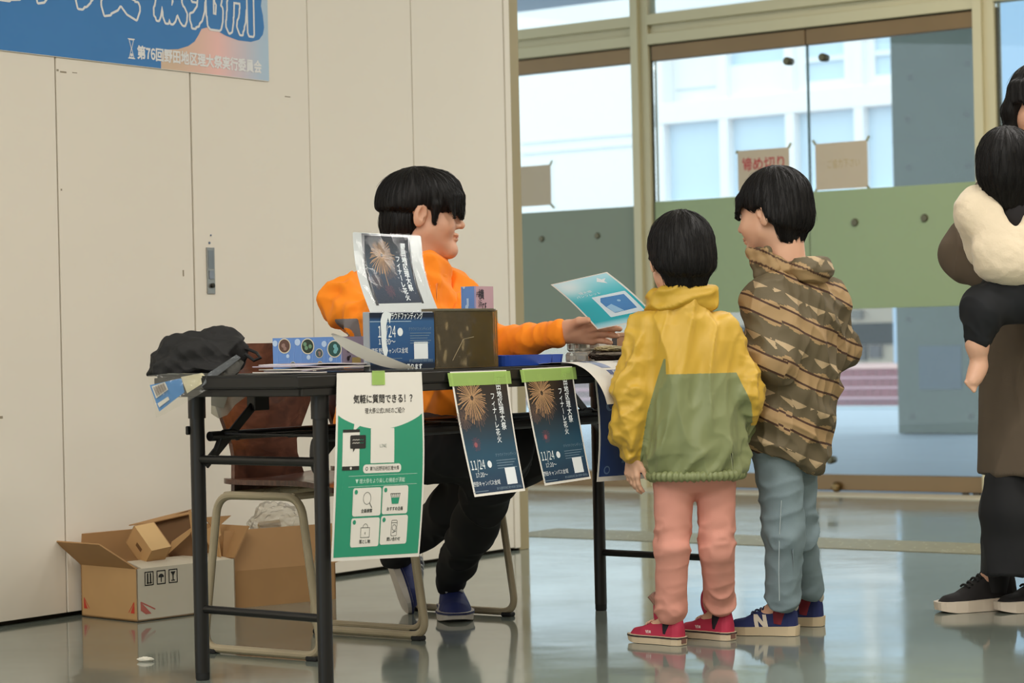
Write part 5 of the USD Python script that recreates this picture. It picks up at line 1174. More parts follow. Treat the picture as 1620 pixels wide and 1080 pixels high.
def hand_bones(F_, w, d, n, side, s=1., curl=(.25, .3, .35, .4), thumb=(.5, .8, .2), k=.006):
    """Palm and five fingers from the wrist w along d; n is where the palm faces; side +1 puts the thumb at n x d."""
    d = unit(d); n = unit(n - d * (n @ d)); t = np.cross(n, d) * side
    Lf = (.070, .078, .073, .057); rf = (.0088, .009, .0086, .0075)
    F_.cone(w, w + d * .035 * s, .021 * s, .022 * s, .02 * s, flat=(n, 1.25))
    for i in range(4):
        kn = w + (d * (.088 - .004 * abs(i - 1)) + t * (.029 - .0195 * i)) * s
        F_.cone(w + (d * .02 + t * (.014 - .010 * i)) * s, kn, .0145 * s, .0115 * s, .012 * s)
        p, a = kn, .0
        for j, fr in enumerate((.46, .31, .23)):
            a += curl[i] * (.6, 1., .8)[j]; dd = d * math.cos(a) + n * math.sin(a)
            q = p + dd * Lf[i] * fr * s; F_.cone(p, q, rf[i] * s * (1 - .07 * j), rf[i] * s * (1 - .07 * (j + 1)), k * s * (1 if j else 1.6)); p = q
    b = w + (d * .022 + t * .020) * s; m_ = b + (d * thumb[0] + t * thumb[1] + n * thumb[2]) * .050 * s
    F_.cone(w + d * .012 * s, b, .016 * s, .0155 * s, .012 * s); F_.cone(b, m_, .0145 * s, .0108 * s, .012 * s)
    e_ = m_ + (d * .9 + t * .25 + n * thumb[2]) * .034 * s; F_.cone(m_, e_, .0105 * s, .0088 * s, .006 * s)
def shoe(par, heel, toe, style, up=Z, L=None, foot='shoe'):
    """A lace-up shoe from heel to toe (points on the sole), its sole facing away from up."""
    heel, toe = np.asarray(heel, float), np.asarray(toe, float); L = np.linalg.norm(toe - heel); f_ = unit(toe - heel); r_ = unit(np.cross(f_, up)); u_ = np.cross(r_, f_)
    M = frame(heel, r_ * L, f_ * L, u_ * L)
    ys = [0, .02, .1, .3, .5, .7, .85, .95, .985, 1.0]; ws = [.05, .10, .135, .13, .147, .178, .165, .12, .085, .04]; hs = style['h']
    def fn(p):
        x, y, z = p.T; w = np.interp(y, ys, ws); hh = np.interp(y, [0, .05, .15, .3, .42, .6, .75, .9, 1.0], hs)
        e = (np.abs(x / w) ** 2.6 + np.abs(np.maximum(z, 0) / hh) ** 2.3) ** (1 / 2.4)
        return np.maximum((e - 1) * np.minimum(w, hh) * .8, np.maximum(np.maximum(-y, y - 1.0), .03 - z))
    F_ = Field(); F_.add((-.2, -.02, 0), (.2, 1.02, .5), fn, .01)
    F_.ell((0, .205, hs[2] + .05), (.080, .140, .115), None, .015, 'd')
    up_ = surface(F_, .016, newton=1); relax(up_, 2)
    sh = obj(foot, xf(M, up_), style['upper'], par, smooth=True, label=style.get('label'))
    out = [(w * 1.07 + .004, y) for w, y in zip(ws, ys)]
    poly = Polygon([(a, y - (.02 if y < .05 else 0) + (.015 if y > .97 else 0)) for a, y in out] + [(-a, y - (.02 if y < .05 else 0) + (.015 if y > .97 else 0)) for a, y in out[::-1]]).buffer(.012).buffer(-.008)
    T_ = style['sole_h']
    def sole(V): t = np.clip(V[:, 2] / T_, 0, 1); k = 1 - .05 * (1 - t) ** 2; return np.c_[V[:, 0] * k, .5 + (V[:, 1] - .5) * (1 - .02 * (1 - t)), V[:, 2] + np.maximum(V[:, 1] - .78, 0) ** 2 * .55 * (1 - t) + style.get('wedge', 0) * t * (1 - V[:, 1])]
    obj('sole', xf(M, slab(poly, T_, sole, .06)), style['sole'], sh, smooth=40)
    if 'stripe' in style:
        band = poly.buffer(.004).difference(poly.buffer(-.01)); obj('sole_stripe', xf(M, slab(band, .022, lambda V: np.c_[V[:, :2], V[:, 2] + T_ * .74], .06)), style['stripe'], sh, smooth=False)
    if style.get('laces') is not None:
        for j, y in enumerate(np.linspace(.40, .64, 5)):
            hh = np.interp(y, [0, .05, .15, .3, .42, .6, .75, .9, 1.0], hs); w = np.interp(y, ys, ws)
            xs_ = np.linspace(-.55, .55, 7); obj('lace', xf(M, tube([(a * w, y + .018 * (-1) ** j * a, .022 + hh * (1 - abs(a) ** 2.6) ** (1 / 2.3)) for a in xs_], .014, 6)), style['laces'], sh)
    if 'logo' in style:
        for sd in style['logo_sides']:
            g_ = Polygon([(0, 0), (.055, 0), (.055, .10), (.125, 0), (.185, 0), (.185, .185), (.13, .185), (.13, .085), (.06, .185), (0, .185)])
            g_ = aff.affine_transform(g_, [1, -.22, 0, 1, .42, .105])
            def lf(V):
                # y runs from toe side so that the letter reads the right way round on either side
                y = (1 - V[:, 0]) if sd < 0 else V[:, 0]; y = (.98 - V[:, 0]) if sd < 0 else V[:, 0]
                w = np.interp(y, ys, ws); hh = np.interp(y, [0, .05, .15, .3, .42, .6, .75, .9, 1.0], hs)
                x = w * np.maximum(1 - np.clip(V[:, 1] / hh, 0, .97) ** 2.3, .02) ** (1 / 2.6); return np.c_[sd * (x + .012 + V[:, 2]), y, V[:, 1]]
            obj('logo', xf(M, decal(g_, lf, .002, .02)), style['logo'], sh, smooth=False)
    if 'heel_tab' in style:
        hp = Field(); hp.ell((0, .035, hs[1] - .06), (.075, .055, .085), None, .01); obj('heel_tab', xf(M, surface(hp, .016, newton=1)), style['heel_tab'], sh, smooth=True)
    if 'tag' in style:
        obj('side_tag', xf(M, decal(unary_union([sbox(.50, .16, .53, .20), sbox(.54, .155, .555, .205), LineString([(.565, .2), (.575, .16), (.59, .2)]).buffer(.006)]), lambda V: np.c_[-(np.interp(V[:, 0], ys, ws) * .86 + .014) + 0 * V[:, 2], V[:, 0], V[:, 1]], .002)), style['tag'], sh, smooth=False)
    return sh, M
def in_frame(o, R): return lambda *q: np.asarray(o) + R @ np.array(q, float)
# ------------------------------------------------------------------ the seated man in orange
ORANGE = mat('orange_sweatshirt', (255, 142, 8), .8, var=.03, vscale=10, bump=.12, bscale=400, sheen=.1); BLACKC = mat('black_trousers', (19, 19, 21), .8, bump=.1, bscale=300)
NAVYC = mat('navy_canvas', (30, 42, 100), .7, bump=.15, bscale=500); SOLEW = mat('sole_white', (214, 206, 196), .55); LACEG = mat('lace_grey', (178, 180, 180), .6)
mn = thing('person', 'young man with black bowl-cut hair in an orange sweatshirt sitting behind the table, arm outstretched', 'person', (-.29, 6.36, 0), 0)
RB = rotm(CF); hipc = np.array([-.315, 6.375, .50]); neck = P(662, 428, 6.40)
hc = P(668, 338, 6.40); hs_ = 1.02; RH = rotm((1, .10, -.03))
sr, sl = P(596, 468, 6.25), P(709, 466, 6.52)
er, wr_ = P(553, 488, 6.17), P(640, 545, 5.98)
el_, wl_ = P(772, 549, 6.33), P(888, 527, 6.14)
hr, hl = hipc + RB @ np.array([.10, .05, -.01]), hipc + RB @ np.array([-.10, .05, -.01])
kr, kl = P(796, 713, 6.02), P(836, 718, 6.20)
ar, al = P(714, 915, 6.46), P(624, 872, 6.62)
B = Field(); head_bones(B, hc, RH, hs_)
B.cone(hc + RH @ np.array([0, -.02, -.07]), neck - Z * .03, .052, .062, .03)
B.chain([neck - Z * .07, (neck + hipc) / 2, hipc], [.055, .10, .11], .05)
B.chain([neck - Z * .08, sr, er, wr_], [.045, .038, .032, .026], .02); B.chain([neck - Z * .08, sl, el_, wl_ * .9 + el_ * .1], [.045, .038, .028, .021], .02); B.cone(wl_ * .9 + el_ * .1, wl_, .022, .025, .02)
dh = unit(P(966, 522, 6.10) - wl_); hand_bones(B, wl_, dh, np.array([0, -.80, -.5]), 1, 1.0, (.10, .12, .16, .22), (.80, .48, .30))
hand_bones(B, wr_, unit(P(735, 560, 5.9) - wr_), -Z, 1, 1., (.3, .3, .35, .4))
for a, k_, an in ((hr, kr, ar), (hl, kl, al)): B.chain([a, k_, an], [.07, .048, .03], .01)
body = obj('body', surface(B, .0034), SKIN, mn, smooth=True)
eyes(mn, hc, RH, hs_, SKIN)
def mh(F_, L, R, s):
    F_.ell(L(0, -.010, .048), np.array((.088, .106, .080)) * s, R, .02); F_.ell(L(0, .055, .046), np.array((.074, .052, .060)) * s, R, .03)
    F_.ell(L(0, -.06, .02), np.array((.086, .068, .075)) * s, R, .03)
    F_.half(L(0, .02, .0), R @ np.array([0, -.05, -1]), .012)
    F_.ell(L(0, -.052, -.020), np.array((.074, .066, .075)) * s, R, .01)
    for x in (-1, 1): F_.cone(L(.072 * x, .034, .02), L(.068 * x, .028, -.026), .012 * s, .006 * s, .012)
    for x in (-1, 1): F_.ell(L(.088 * x, -.004, -.022), np.array((.03, .024, .040)) * s, R, .006, 'd')
    F_.ell(L(0, .100, -.052), np.array((.12, .078, .062)) * s, R, .01, 'd')
    for j in range(15):
        a = (j - 7) / 7.; F_.cone(L(.072 * a, .072 + .030 * (1 - a * a), .045), L(.074 * a + .004 * (-1) ** j, .082 + .026 * (1 - a * a), .006 - .008 * ((j * 7) % 3)), .012 * s, .004 * s, .01)
hair_mesh(mn, hc, RH, hs_, mh, seed=2)
# sweatshirt
S = Field(); up_ = unit(neck - hipc); RT = rotm(CF, up_); RT = np.c_[RT[:, 0], np.cross(up_, RT[:, 0]), up_]
Lh = np.linalg.norm(neck - hipc)
S.loft(hipc - up_ * .02, RT, [(0, 0, .0, .185, .150), (.04, 0, 0, .195, .158), (.16, 0, 0, .195, .155), (.28, 0, 0, .198, .145), (Lh - .11, 0, 0, .165, .11), (Lh - .055, 0, 0, .115, .088), (Lh - .012, 0, 0, .066, .068)], .025)
S.chain([sr, er + (0, 0, .012)], [.074, .062], .035); S.chain([er + (0, 0, .012), er * .45 + wr_ * .55, wr_], [.060, .048, .042], .03)
S.chain([sl, el_], [.068, .054], .035); S.chain([el_, wl_ * .55 + el_ * .45, wl_ - dh * .005], [.050, .036, .0335], .025)
S.cone(neck - up_ * .06 + RT[:, 1] * .008, neck - up_ * .006 + RT[:, 1] * .010, .088, .074, .02)
S.half(wl_ + dh * .006, dh, .004)
m = surface(S, .005)
def sf(v, n):
    w = .5 + .5 * meshkit.noise(v * 7, 2)
    g_ = folds(v, up_ + CF * .2, 15, .026, 3) * w + folds(v, up_ * .6 + RT[:, 0], 24, .009, 4)
    near = np.exp(-(np.linalg.norm(v - er, axis=1) / .11) ** 2) + np.exp(-(np.linalg.norm(v - el_, axis=1) / .09) ** 2) * .7
    arm = np.clip((v[:, 0] - el_[0] + .0) / .05, 0, 1)
    return g_ * (1 - .75 * arm) + near * folds(v, np.cross(er - sr, wr_ - er), 26, .026, 5) + arm * folds(v, np.array([.2, .8, .9]), 30, .0045, 7) + .002
m = relax(push(m, sf), 1)
# the grey print on its side, below the sleeve, is dyed into the cloth
Mg = frame(P(566, 528, 6.14), unit([.93, -.36, 0]), Z, unit(np.cross([.93, -.36, 0], Z)))
gq = sbox(-.036, -.045, .030, .034).buffer(.006).difference(text('R', .075, -.030, -.040, px=60, stroke=2, cjk=False))
shapely.prepare(gq)
def slabel(v, n):
    q = v - Mg[:3, 3]; hit = shapely.contains_xy(gq, q @ Mg[:3, 0], q[:, 2]) & (n[:, 1] < .1) & (v[:, 0] < -.30)
    return np.where(hit[:, None], np.array([128, 122, 122.]), np.array([255, 142, 8.]))
m, c_ = refine(m, slabel, 2)
obj('sweatshirt', m, mat('orange_sweatshirt_knit', (255, 255, 255), .8, col=True, bump=.12, bscale=400, sheen=.1), mn, smooth=True, col=lin_arr(c_))
ck = tube([neck + up_ * (.004 - .014 * math.sin(a)) + RT @ np.array([.066 * math.cos(a), .070 * math.sin(a) + .010, 0]) for a in np.linspace(0, 2 * math.pi, 24, endpoint=False)], .009, 8, closed=True)
obj('neck_rib', ck, ORANGE, mn)
# trousers
TR = Field(); TR.loft(hipc - Z * .085, RB, [(0, 0, -.005, .165, .13), (.06, 0, 0, .17, .135), (.12, 0, 0, .165, .13)], .04)
for a, k_, an in ((hr, kr, ar), (hl, kl, al)): TR.chain([a, k_], [.096, .074], .04); TR.chain([k_, k_ * .45 + an * .55, an], [.072, .060, .046], .04)
m2 = surface(TR, .006); obj('trousers', relax(push(m2, lambda v, n: folds(v, (.4, .3, .6), 14, .012, 11)), 2), BLACKC, mn, smooth=True)
MANSHOE = dict(upper=NAVYC, sole=SOLEW, laces=LACEG, sole_h=.095, h=[.20, .36, .34, .30, .35, .29, .22, .19, .10], stripe=mat('stripe_navy', (40, 46, 90), .5))
shoe(mn, np.array([-.192, 6.615, 0.002]), np.array([-.168, 6.345, 0.002]), MANSHOE)
toe2 = P(641, 964, 6.56); d2 = unit([.26, -.58, -.62])
shoe(mn, toe2 - d2 * .265, toe2, MANSHOE, up=unit([.80, .30, .30]))

# the flyer he hands over
fy = thing('flyer', 'turquoise flyer with a blue picture panel held out to the children', 'flyer', P(940, 490, 6.0), 0)
cs = [P(871, 450, 6.14), P(960, 430, 6.03), P(945, 521, 6.045), P(1040, 502, 5.90)]
fn = uvsheet(bil(cs, (0, 0, .006)), .21, .297)
obj('sheet', slab(sbox(0, 0, .21, .297), -.0006, fn, .03), WHITE, fy, smooth=60)
def flyc(x, y):
    t = y / .297; c = lerp((40, 176, 190), (176, 222, 232), (t - .45) / .5); c = lerp(c, (226, 238, 240), math.exp(-((x - .04) / .06) ** 2 - ((y - .25) / .06) ** 2) * .9)
    return lerp(c, (188, 226, 238), (.10 - t) / .05 if t < .10 else 0)
grad_sheet('printed_ground', fy, fn, .21, .297, .006, .004, .204, .291, flyc, nx=16, ny=20)
Df = lambda n, g, m_, l=.0008: obj(n, decal(g, fn, l, .04), m_, fy, smooth=False)
Df('picture_panel', rrect(.075, .045, .195, .165, .004), mat('print_pale', (214, 232, 240), .4))
Df('picture_print', Polygon([(.09, .10), (.10, .062), (.18, .066), (.182, .148), (.10, .152), (.088, .13)]), mat('print_blue_mid', (74, 136, 196), .4), .0011)
Df('picture_detail', unary_union([Polygon([(.092, .10), (.10, .064), (.135, .065), (.115, .11)]), Point(.148, .12).buffer(.006)]), mat('print_blue_pale', (150, 196, 228), .4), .0014)
Df('lettering', unary_union([text('理大祭', .016, .05, .195, px=36), text('パンフレット', .015, .03, .176, px=36), Polygon([(.145, .25), (.16, .275), (.168, .258), (.185, .262), (.17, .245), (.172, .228), (.158, .24)])]), INKW)
# ------------------------------------------------------------------ child in the yellow and green jacket, seen from behind
CLOTH = lambda nm, **k: mat(nm, (255, 255, 255), .75, col=True, bump=.12, bscale=350, **k)
JACKET = mat('jacket_nylon', (255, 255, 255), .5, col=True, bump=.05, bscale=300, sheen=.1)
def kid_hair(front=.0, nape=-.085):
    def f(F_, L, R, s):
        F_.ell(L(0, -.012, .036), np.array((.0875, .104, .092)) * s, R, .02); F_.ell(L(0, -.030, -.022), np.array((.084, .082, .066)) * s, R, .03)
        F_.half(L(0, -.085, nape), R @ np.array([0, .52, -.86]), .012)
        F_.half(L(0, .094, .012), R @ np.array([0, .85, -.5]), .02)
        for x in (-1, 1): F_.ell(L(.088 * x, .006, -.026), np.array((.03, .028, .040)) * s, R, .008, 'd')
        for j in range(11):
            a = (j - 5) / 5.; F_.cone(L(.06 * a, .060 + .030 * (1 - a * a), .05), L(.066 * a, .074 + .026 * (1 - a * a), .014 - .006 * ((j * 5) % 3)), .011 * s, .005 * s, .01)
        for j in range(9):
            a = (j - 4) / 4.; F_.cone(L(.056 * a, -.072 + .022 * a * a, nape + .03), L(.046 * a, -.064 + .02 * a * a, nape - .012 - .004 * ((j * 5) % 3)), .018 * s, .009 * s, .016)
    return f
ky = thing('person', 'child in a yellow and green jacket, pink trousers and red shoes standing with back turned', 'person', (.42, 5.76, 0), 0)
yY = 5.76; J = lambda x, y, dy=0.: P(x, y, yY + dy)
fdir = unit([-.13, 1, 0]); RK = rotm(fdir); hcY = J(1077, 408, .0); hsY = .93; RHY = rotm(unit([-.16, 1, -.10]))
neckY = J(1079, 478, .02); hipY = J(1098, 735)
shL, shR = J(1026, 524), J(1142, 524); elL, elR = J(1004, 618, -.03), J(1178, 622, -.01); wrL, wrR = J(1001, 716, -.0), J(1166, 688, .10)
legs = [((1066, 745, .01), (1064, 868, -.01), (1062, 984, .01)), ((1132, 745, .02), (1134, 868, .02), (1142, 974, .06))]
fdL = unit([-.72, .69, 0]); feetY = [(fl(1080, 1021), fdL), (fl(1158, 1013), unit([-.70, .71, 0]))]; ankY = [h + d * .040 + Z * .075 for h, d in feetY]
B = Field(); head_bones(B, hcY, RHY, hsY, True)
B.cone(hcY + RHY @ np.array([0, -.02, -.06]), neckY - Z * .03, .040, .042, .03)
B.chain([neckY - Z * .08, (neckY + hipY) / 2, hipY], [.045, .075, .066], .05)
B.chain([neckY - Z * .05, shL, elL, wrL], [.045, .036, .03, .020], .03); B.chain([neckY - Z * .05, shR, elR, wrR], [.045, .036, .03, .020], .03)
hand_bones(B, wrL, unit(J(1000, 765, .005) - wrL), unit([.75, .6, 0]), -1, .66, (.35, .4, .45, .5), (.75, .5, .3), .005)
hand_bones(B, wrR, unit([-.25, .9, -.2]), unit([-.9, -.2, .2]), 1, .66)
for (a, b, c), an, (h, d) in zip(legs, ankY, feetY): B.chain([J(*a), J(*b), an, an + d * .05 - Z * .035], [.046, .034, .019, .016], .008)
obj('body', surface(B, .0034), SKINK, ky, smooth=True); eyes(ky, hcY, RHY, hsY, SKINK)
hair_mesh(ky, hcY, RHY, hsY, kid_hair(nape=-.058), seed=5)
S = Field()
zy = lambda y: J(1100, y)[2]
cxs = lambda x: (J(x, 540)[0] - J(1093, 540)[0])
o_ = np.array([J(1093, 540)[0], yY, 0])
S.loft(o_, RK, [(zy(753), cxs(1096), 0, .112, .088), (zy(742), cxs(1096), 0, .121, .096), (zy(715), cxs(1095), 0, .130, .104), (zy(650), cxs(1092), 0, .124, .10), (zy(590), cxs(1089), 0, .118, .094), (zy(540), cxs(1085), 0, .112, .085), (zy(512), cxs(1082), -.004, .088, .076), (zy(494), cxs(1080), -.006, .068, .066), (zy(486), cxs(1080), -.008, .062, .064), (zy(470), cxs(1080), -.006, .055, .058)], .02, n=2.3, cap=.006)
S.chain([shL, elL], [.046, .047], .018); S.chain([elL, wrL * .7 + elL * .3, wrL + Z * .016], [.047, .044, .033], .014)
S.chain([shR, elR], [.045, .042], .018); S.chain([elR, wrR], [.042, .035], .014)
m = surface(S, .0038)
def jf(v, n):
    lo_ = np.clip((zy(690) - v[:, 2]) / .05, 0, 1)
    g = folds(v, (.05, 0, 1), 17, .016, 21) * (1 - .3 * lo_) + folds(v, (.25, 0, .8), 34, .006, 22)
    g += lo_ * folds(v, (.5, 0, .8), 26, .018, 23)
    side = np.clip((np.abs(v[:, 0] - o_[0]) - .11) / .03, 0, 1)
    return g + side * (folds(v, (.5, .2, 1), 26, .016, 25) + folds(v, (1, .2, -.3), 40, .006, 26)) - .003
m = relax(push(m, jf), 1)
YEL, GRN = np.array([206, 166, 56.]), np.array([130, 137, 92.])
def jlabel(v, n):
    X_, Z_ = v[:, 0], v[:, 2]
    lineL = np.interp(Z_, [zy(720), zy(650), zy(600), zy(566)], [J(1012, 720)[0], J(1022, 650)[0], J(1036, 600)[0], J(1046, 555)[0]])
    lineR = np.interp(Z_, [zy(690), zy(640), zy(585)], [J(1193, 690)[0], J(1186, 640)[0], J(1160, 585)[0]])
    g = ((Z_ < zy(590)) & (X_ > lineL) & (X_ < lineR)) | ((Z_ < zy(566)) & (X_ > lineL) & (X_ < J(1049, 560)[0])) | ((Z_ < zy(676)) & (X_ > J(1150, 600)[0]))
    return np.where(g[:, None], GRN, YEL)
m, c_ = refine(m, jlabel)
obj('jacket', m, JACKET, ky, smooth=True, col=lin_arr(c_))
YM = mat('jacket_yellow', (206, 166, 56), .5, bump=.05, bscale=300); GM_ = mat('jacket_green', (130, 137, 92), .5, bump=.05, bscale=300)
# the rolled collar: a soft ring that stands a little open on the left
ring = []
for a in np.linspace(0, 2 * math.pi, 40, endpoint=False):
    c, s_ = math.cos(a), math.sin(a); ring.append(neckY + RK @ np.array([.072 * c - .002, .068 * s_ - .008, .012 + .010 * math.sin(a * 1 + 2.6) + .003 * math.sin(3 * a)]))
Fc = Field(); 
for a, b in zip(ring, ring[1:] + ring[:1]): Fc.cone(a + Z * .008, b + Z * .008, .0125, None, .012); Fc.cone(a - Z * .010, b - Z * .010, .0135, None, .012); Fc.cone(a - Z * .022, b - Z * .022, .0125, None, .012)
mc = surface(Fc, .004); obj('collar', relax(push(mc, lambda v, n: folds(v, (1, .2, .25), 34, .010, 27)), 1), YM, ky, smooth=True)
# hem band and cuff
hem = [o_ + RK @ np.array([cxs(1096) + .115 * math.cos(a), .093 * math.sin(a), zy(750)]) for a in np.linspace(0, 2 * math.pi, 40, endpoint=False)]
Fh = Field()
for a, b in zip(hem, hem[1:] + hem[:1]): Fh.cone(a, b, .0115, None, .004)
mh_ = surface(Fh, .004); obj('hem_band', push(mh_, lambda v, n: .0022 * (np.sin(np.arctan2(v[:, 1] - yY, v[:, 0] - o_[0]) * 44))), GM_, ky, smooth=True)
PINKP = mat('pink_trousers', (216, 150, 132), .75, bump=.12, bscale=420)
TR = Field(); TR.ell(J(1099, 738, .01), (.108, .085, .075), RK, .03)
for (a, b, c), r in zip(legs, ((.056, .0445, .041), (.054, .046, .0405))): TR.chain([J(*a), J(*b)], r[:2], .014); TR.chain([J(*b), (J(*c) * .4 + np.array([*ankY[0 if b[0] < 1100 else 1][:2], J(*c)[2]]) * .6) + Z * .030], r[1:], .014)
m = surface(TR, .004)
def tf(v, n):
    k = sum(np.exp(-((v[:, 2] - z0) / .035) ** 2) for z0 in (zy(852), zy(965))); return folds(v, (1, .2, .18), 30, .0085, 31) * (.18 + k) - .0025
obj('trousers', relax(push(m, tf), 1), PINKP, ky, smooth=True)
SOCK = mat('dark_sock', (30, 24, 34), .8)
RED_ = mat('crimson_canvas', (176, 42, 70), .7, bump=.15, bscale=500)
VST = dict(upper=RED_, sole=mat('sole_ivory', (208, 188, 158), .6, var=.08, vscale=20), sole_h=.125, h=[.30, .46, .45, .39, .38, .30, .24, .21, .11], laces=mat('lace_cream', (216, 176, 150), .6), stripe=mat('stripe_black', (46, 36, 38), .5), tag=mat('tag_white', (226, 200, 196), .5))
for nm, hx, hy, fd, lg in (('L', 1080, 1021, fdL, legs[0]), ('R', 1158, 1013, unit([-.70, .71, 0]), legs[1])):
    h0 = fl(hx, hy); sh, M_ = shoe(ky, h0 + Z * .001, h0 + fd * .168 + Z * .001, VST)
    at = lambda *q: (M_ @ np.array([*q, 1]))[:3]
    obj('sock', tube([at(0, .25, .16), at(0, .23, .30), at(0, .22, .62)], [.0215, .021, .021], 20), SOCK, sh)
    obj('heel_label', xf(M_, span(np.eye(4), (-.05, -.030, .03), (.05, -.016, .10))), mat('heel_label_dark', (120, 84, 72), .6), sh, smooth=False)
    if nm == 'L': obj('tongue', tube([at(0, .40, .36), at(.02, .44, .48), at(-.02, .43, .58), at(-.05, .36, .60)], [.02, .018, .014, .010], 8), RED_, sh); obj('pull_tab', tube([at(-.04, .42, .60), at(-.11, .50, .74)], .012, 8), mat('tab_brown', (150, 112, 96), .6), sh)
    else: obj('tongue', tube(rounded([at(0, .44, .34), at(-.03, .50, .50), at(-.02, .50, .66), at(.05, .46, .76), at(.07, .42, .72)], .02), .011, 8), RED_, sh)

# ------------------------------------------------------------------ child in the patterned brown jacket
kc = thing('person', 'taller child in a brown patterned hooded jacket, jeans and navy shoes standing at the right', 'person', (.70, 5.93, 0), 0)
cY = 5.93; J = lambda x, y, dy=0.: P(x, y, cY + dy)
fc = unit([-.79, .61, 0]); RC = rotm(fc); hcC = J(1224, 337); hsC = .94; RHC = rotm(unit([-.80, .60, -.10]))
neckC = J(1246, 420); hipC = J(1240, 690)
upC = unit(neckC - hipC + fc * .0)
shL, shR = J(1216, 472, -.085), J(1303, 478, .09); elL, elR = J(1226, 566, -.11), J(1318, 556, .12); wrL, wrR = J(1158, 556, -.05), J(1262, 590, .16)
legs = [((1228, 700, -.03), (1241, 850, -.05), (1243, 966, -.055)), ((1258, 700, .05), (1264, 850, .05), (1280, 950, .07))]
feetC = [(fl(1262, 1005), unit([-.93, .37, 0])), (fl(1302, 990), unit([-.90, .43, 0]))]; ankC = [h + d * .044 + Z * .08 for h, d in feetC]
B = Field(); head_bones(B, hcC, RHC, hsC, True)
B.cone(hcC + RHC @ np.array([0, -.025, -.06]), neckC - Z * .03, .044, .05, .03)
B.chain([neckC - Z * .06, (neckC + hipC) / 2, hipC], [.05, .085, .075], .05)
B.chain([neckC - Z * .05, shL, elL, wrL], [.05, .04, .034, .022], .03); B.chain([neckC - Z * .05, shR, elR, wrR], [.05, .04, .034, .022], .03)
hand_bones(B, wrL, unit([-.85, .4, .2]), unit([.2, .4, -.9]), 1, .7); hand_bones(B, wrR, unit([-.85, .4, .1]), unit([.2, .4, -.9]), -1, .7)
for (a, b, c), an, (h, d) in zip(legs, ankC, feetC): B.chain([J(*a), J(*b), an, an + d * .05 - Z * .035], [.050, .036, .022, .017], .008)
obj('body', surface(B, .0034), SKINK, kc, smooth=True); eyes(kc, hcC, RHC, hsC, SKINK)
hair_mesh(kc, hcC, RHC, hsC, kid_hair(nape=-.062), seed=8)
S = Field(); oC = J(1250, 560) * (1, 1, 0); zc = lambda y: J(1250, y)[2]
ct = lambda x, y: RC.T @ (J(x, y) - oC - Z * J(x, y)[2])
def rg(y, x, a, b): q = ct(x, y); return (zc(y), q[0], q[1], a, b)
S.loft(oC, RC, [rg(775, 1240, .112, .082), rg(735, 1242, .122, .092), rg(690, 1247, .132, .100), rg(620, 1254, .138, .105), rg(560, 1257, .138, .102), rg(500, 1257, .132, .092), rg(465, 1255, .110, .080), rg(440, 1250, .078, .068), rg(424, 1247, .060, .058)], .025, n=2.2, cap=.008)
S.chain([shL, elL], [.066, .066], .03); S.chain([elL, wrL], [.064, .050], .03)
S.chain([shR, elR], [.060, .056], .03); S.chain([elR, wrR], [.054, .042], .03)
S.half(J(1240, 728), unit(-Z + np.array([.0, 0, 0]) - RC @ np.array([0, -.42, 0]) * -.0 - (-fc) * .0 + fc * -.0 + np.array([-.34, .0, 0])), .006)
m = surface(S, .0036)
def cf(v, n): return folds(v, (.75, .1, -.65), 15, .018, 41) + folds(v, (.2, .1, 1), 30, .008, 43) - .002
m = relax(push(m, cf), 1)
def pattern(v, n):
    """Woven zigzag bands: tan and olive-brown with thin dark lines and small triangles."""
    r_, f_ = RC[:, 0], RC[:, 1]; side = np.abs(n @ r_) > np.abs(n @ f_); u = np.where(side, v @ f_, v @ r_ * 1.0)
    w = v[:, 2] * .95 + (v @ np.array([1., 0, 0])) * .40 + .003 * np.sin(u * 30)
    per = .124; k = np.floor(w / per); b = w / per - k
    tri = 2 * np.abs(((u + k * .031) / .074) % 1 - .5); st = np.floor(tri * 4) / 4
    tan, oli, drk, lt = np.array([170, 140, 98.]), np.array([102, 90, 66.]), np.array([74, 48, 34.]), np.array([184, 160, 124.])
    c = np.where(((b > .30 - .10 * st) & (b < .62 + .10 * st))[:, None], tan, oli)
    t2 = 2 * np.abs(((u + .013) / .066) % 1 - .5); h2 = np.abs(b - .86) / .10
    c = np.where(((b > .78) & (b < .93) & (t2 < (b - .78) / .17))[:, None], lt, c)
    c = np.where(((np.abs(b - .32) < .022) | (np.abs(b - .60) < .022))[:, None], drk, c)
    return c
m, c_ = refine(m, pattern)
CAMO = CLOTH('patterned_cotton')
obj('jacket', m, CAMO, kc, smooth=True, col=lin_arr(c_))
# hood lying behind the neck, and the stand-up collar
Fh = Field(); bk = -RC[:, 1]; rt = RC[:, 0]
Fh.ell(neckC + bk * .070 - Z * .012, (.078, .046, .040), RC, .02)
pts = [neckC + rt * (.074 * math.cos(a)) + bk * (-.052 * math.sin(a) * (1.25 if math.sin(a) > 0 else 1)) + Z * (.008 - .030 * max(-math.sin(a), 0) + .02 * max(math.sin(a), 0)) for a in np.linspace(0, 2 * math.pi, 32, endpoint=False)]
for a, b in zip(pts, pts[1:] + pts[:1]): Fh.cone(a, b, .014, None, .014)
Fh.ell(neckC + bk * .062 + Z * .024, (.050, .030, .030), RC, .012, 'd')
m = surface(Fh, .0038); m = push(m, lambda v, n: folds(v, rt, 34, .006, 45)); obj('hood', m, CAMO, kc, smooth=True, col=lin_arr(pattern(np.array(m.vertices), meshkit.arrays(m, True)[2])))
Fh = Field(); fp = [J(1186, 398, -.04), J(1214, 396, -.075), J(1226, 424, -.08), J(1200, 436, -.06)]
Fh.cone(fp[0], fp[1], .007, .007, .01); Fh.cone(fp[1], fp[2], .007, .010, .01); Fh.cone(fp[0], fp[3], .007, .010, .01); Fh.cone(fp[3], fp[2], .01, .012, .01)
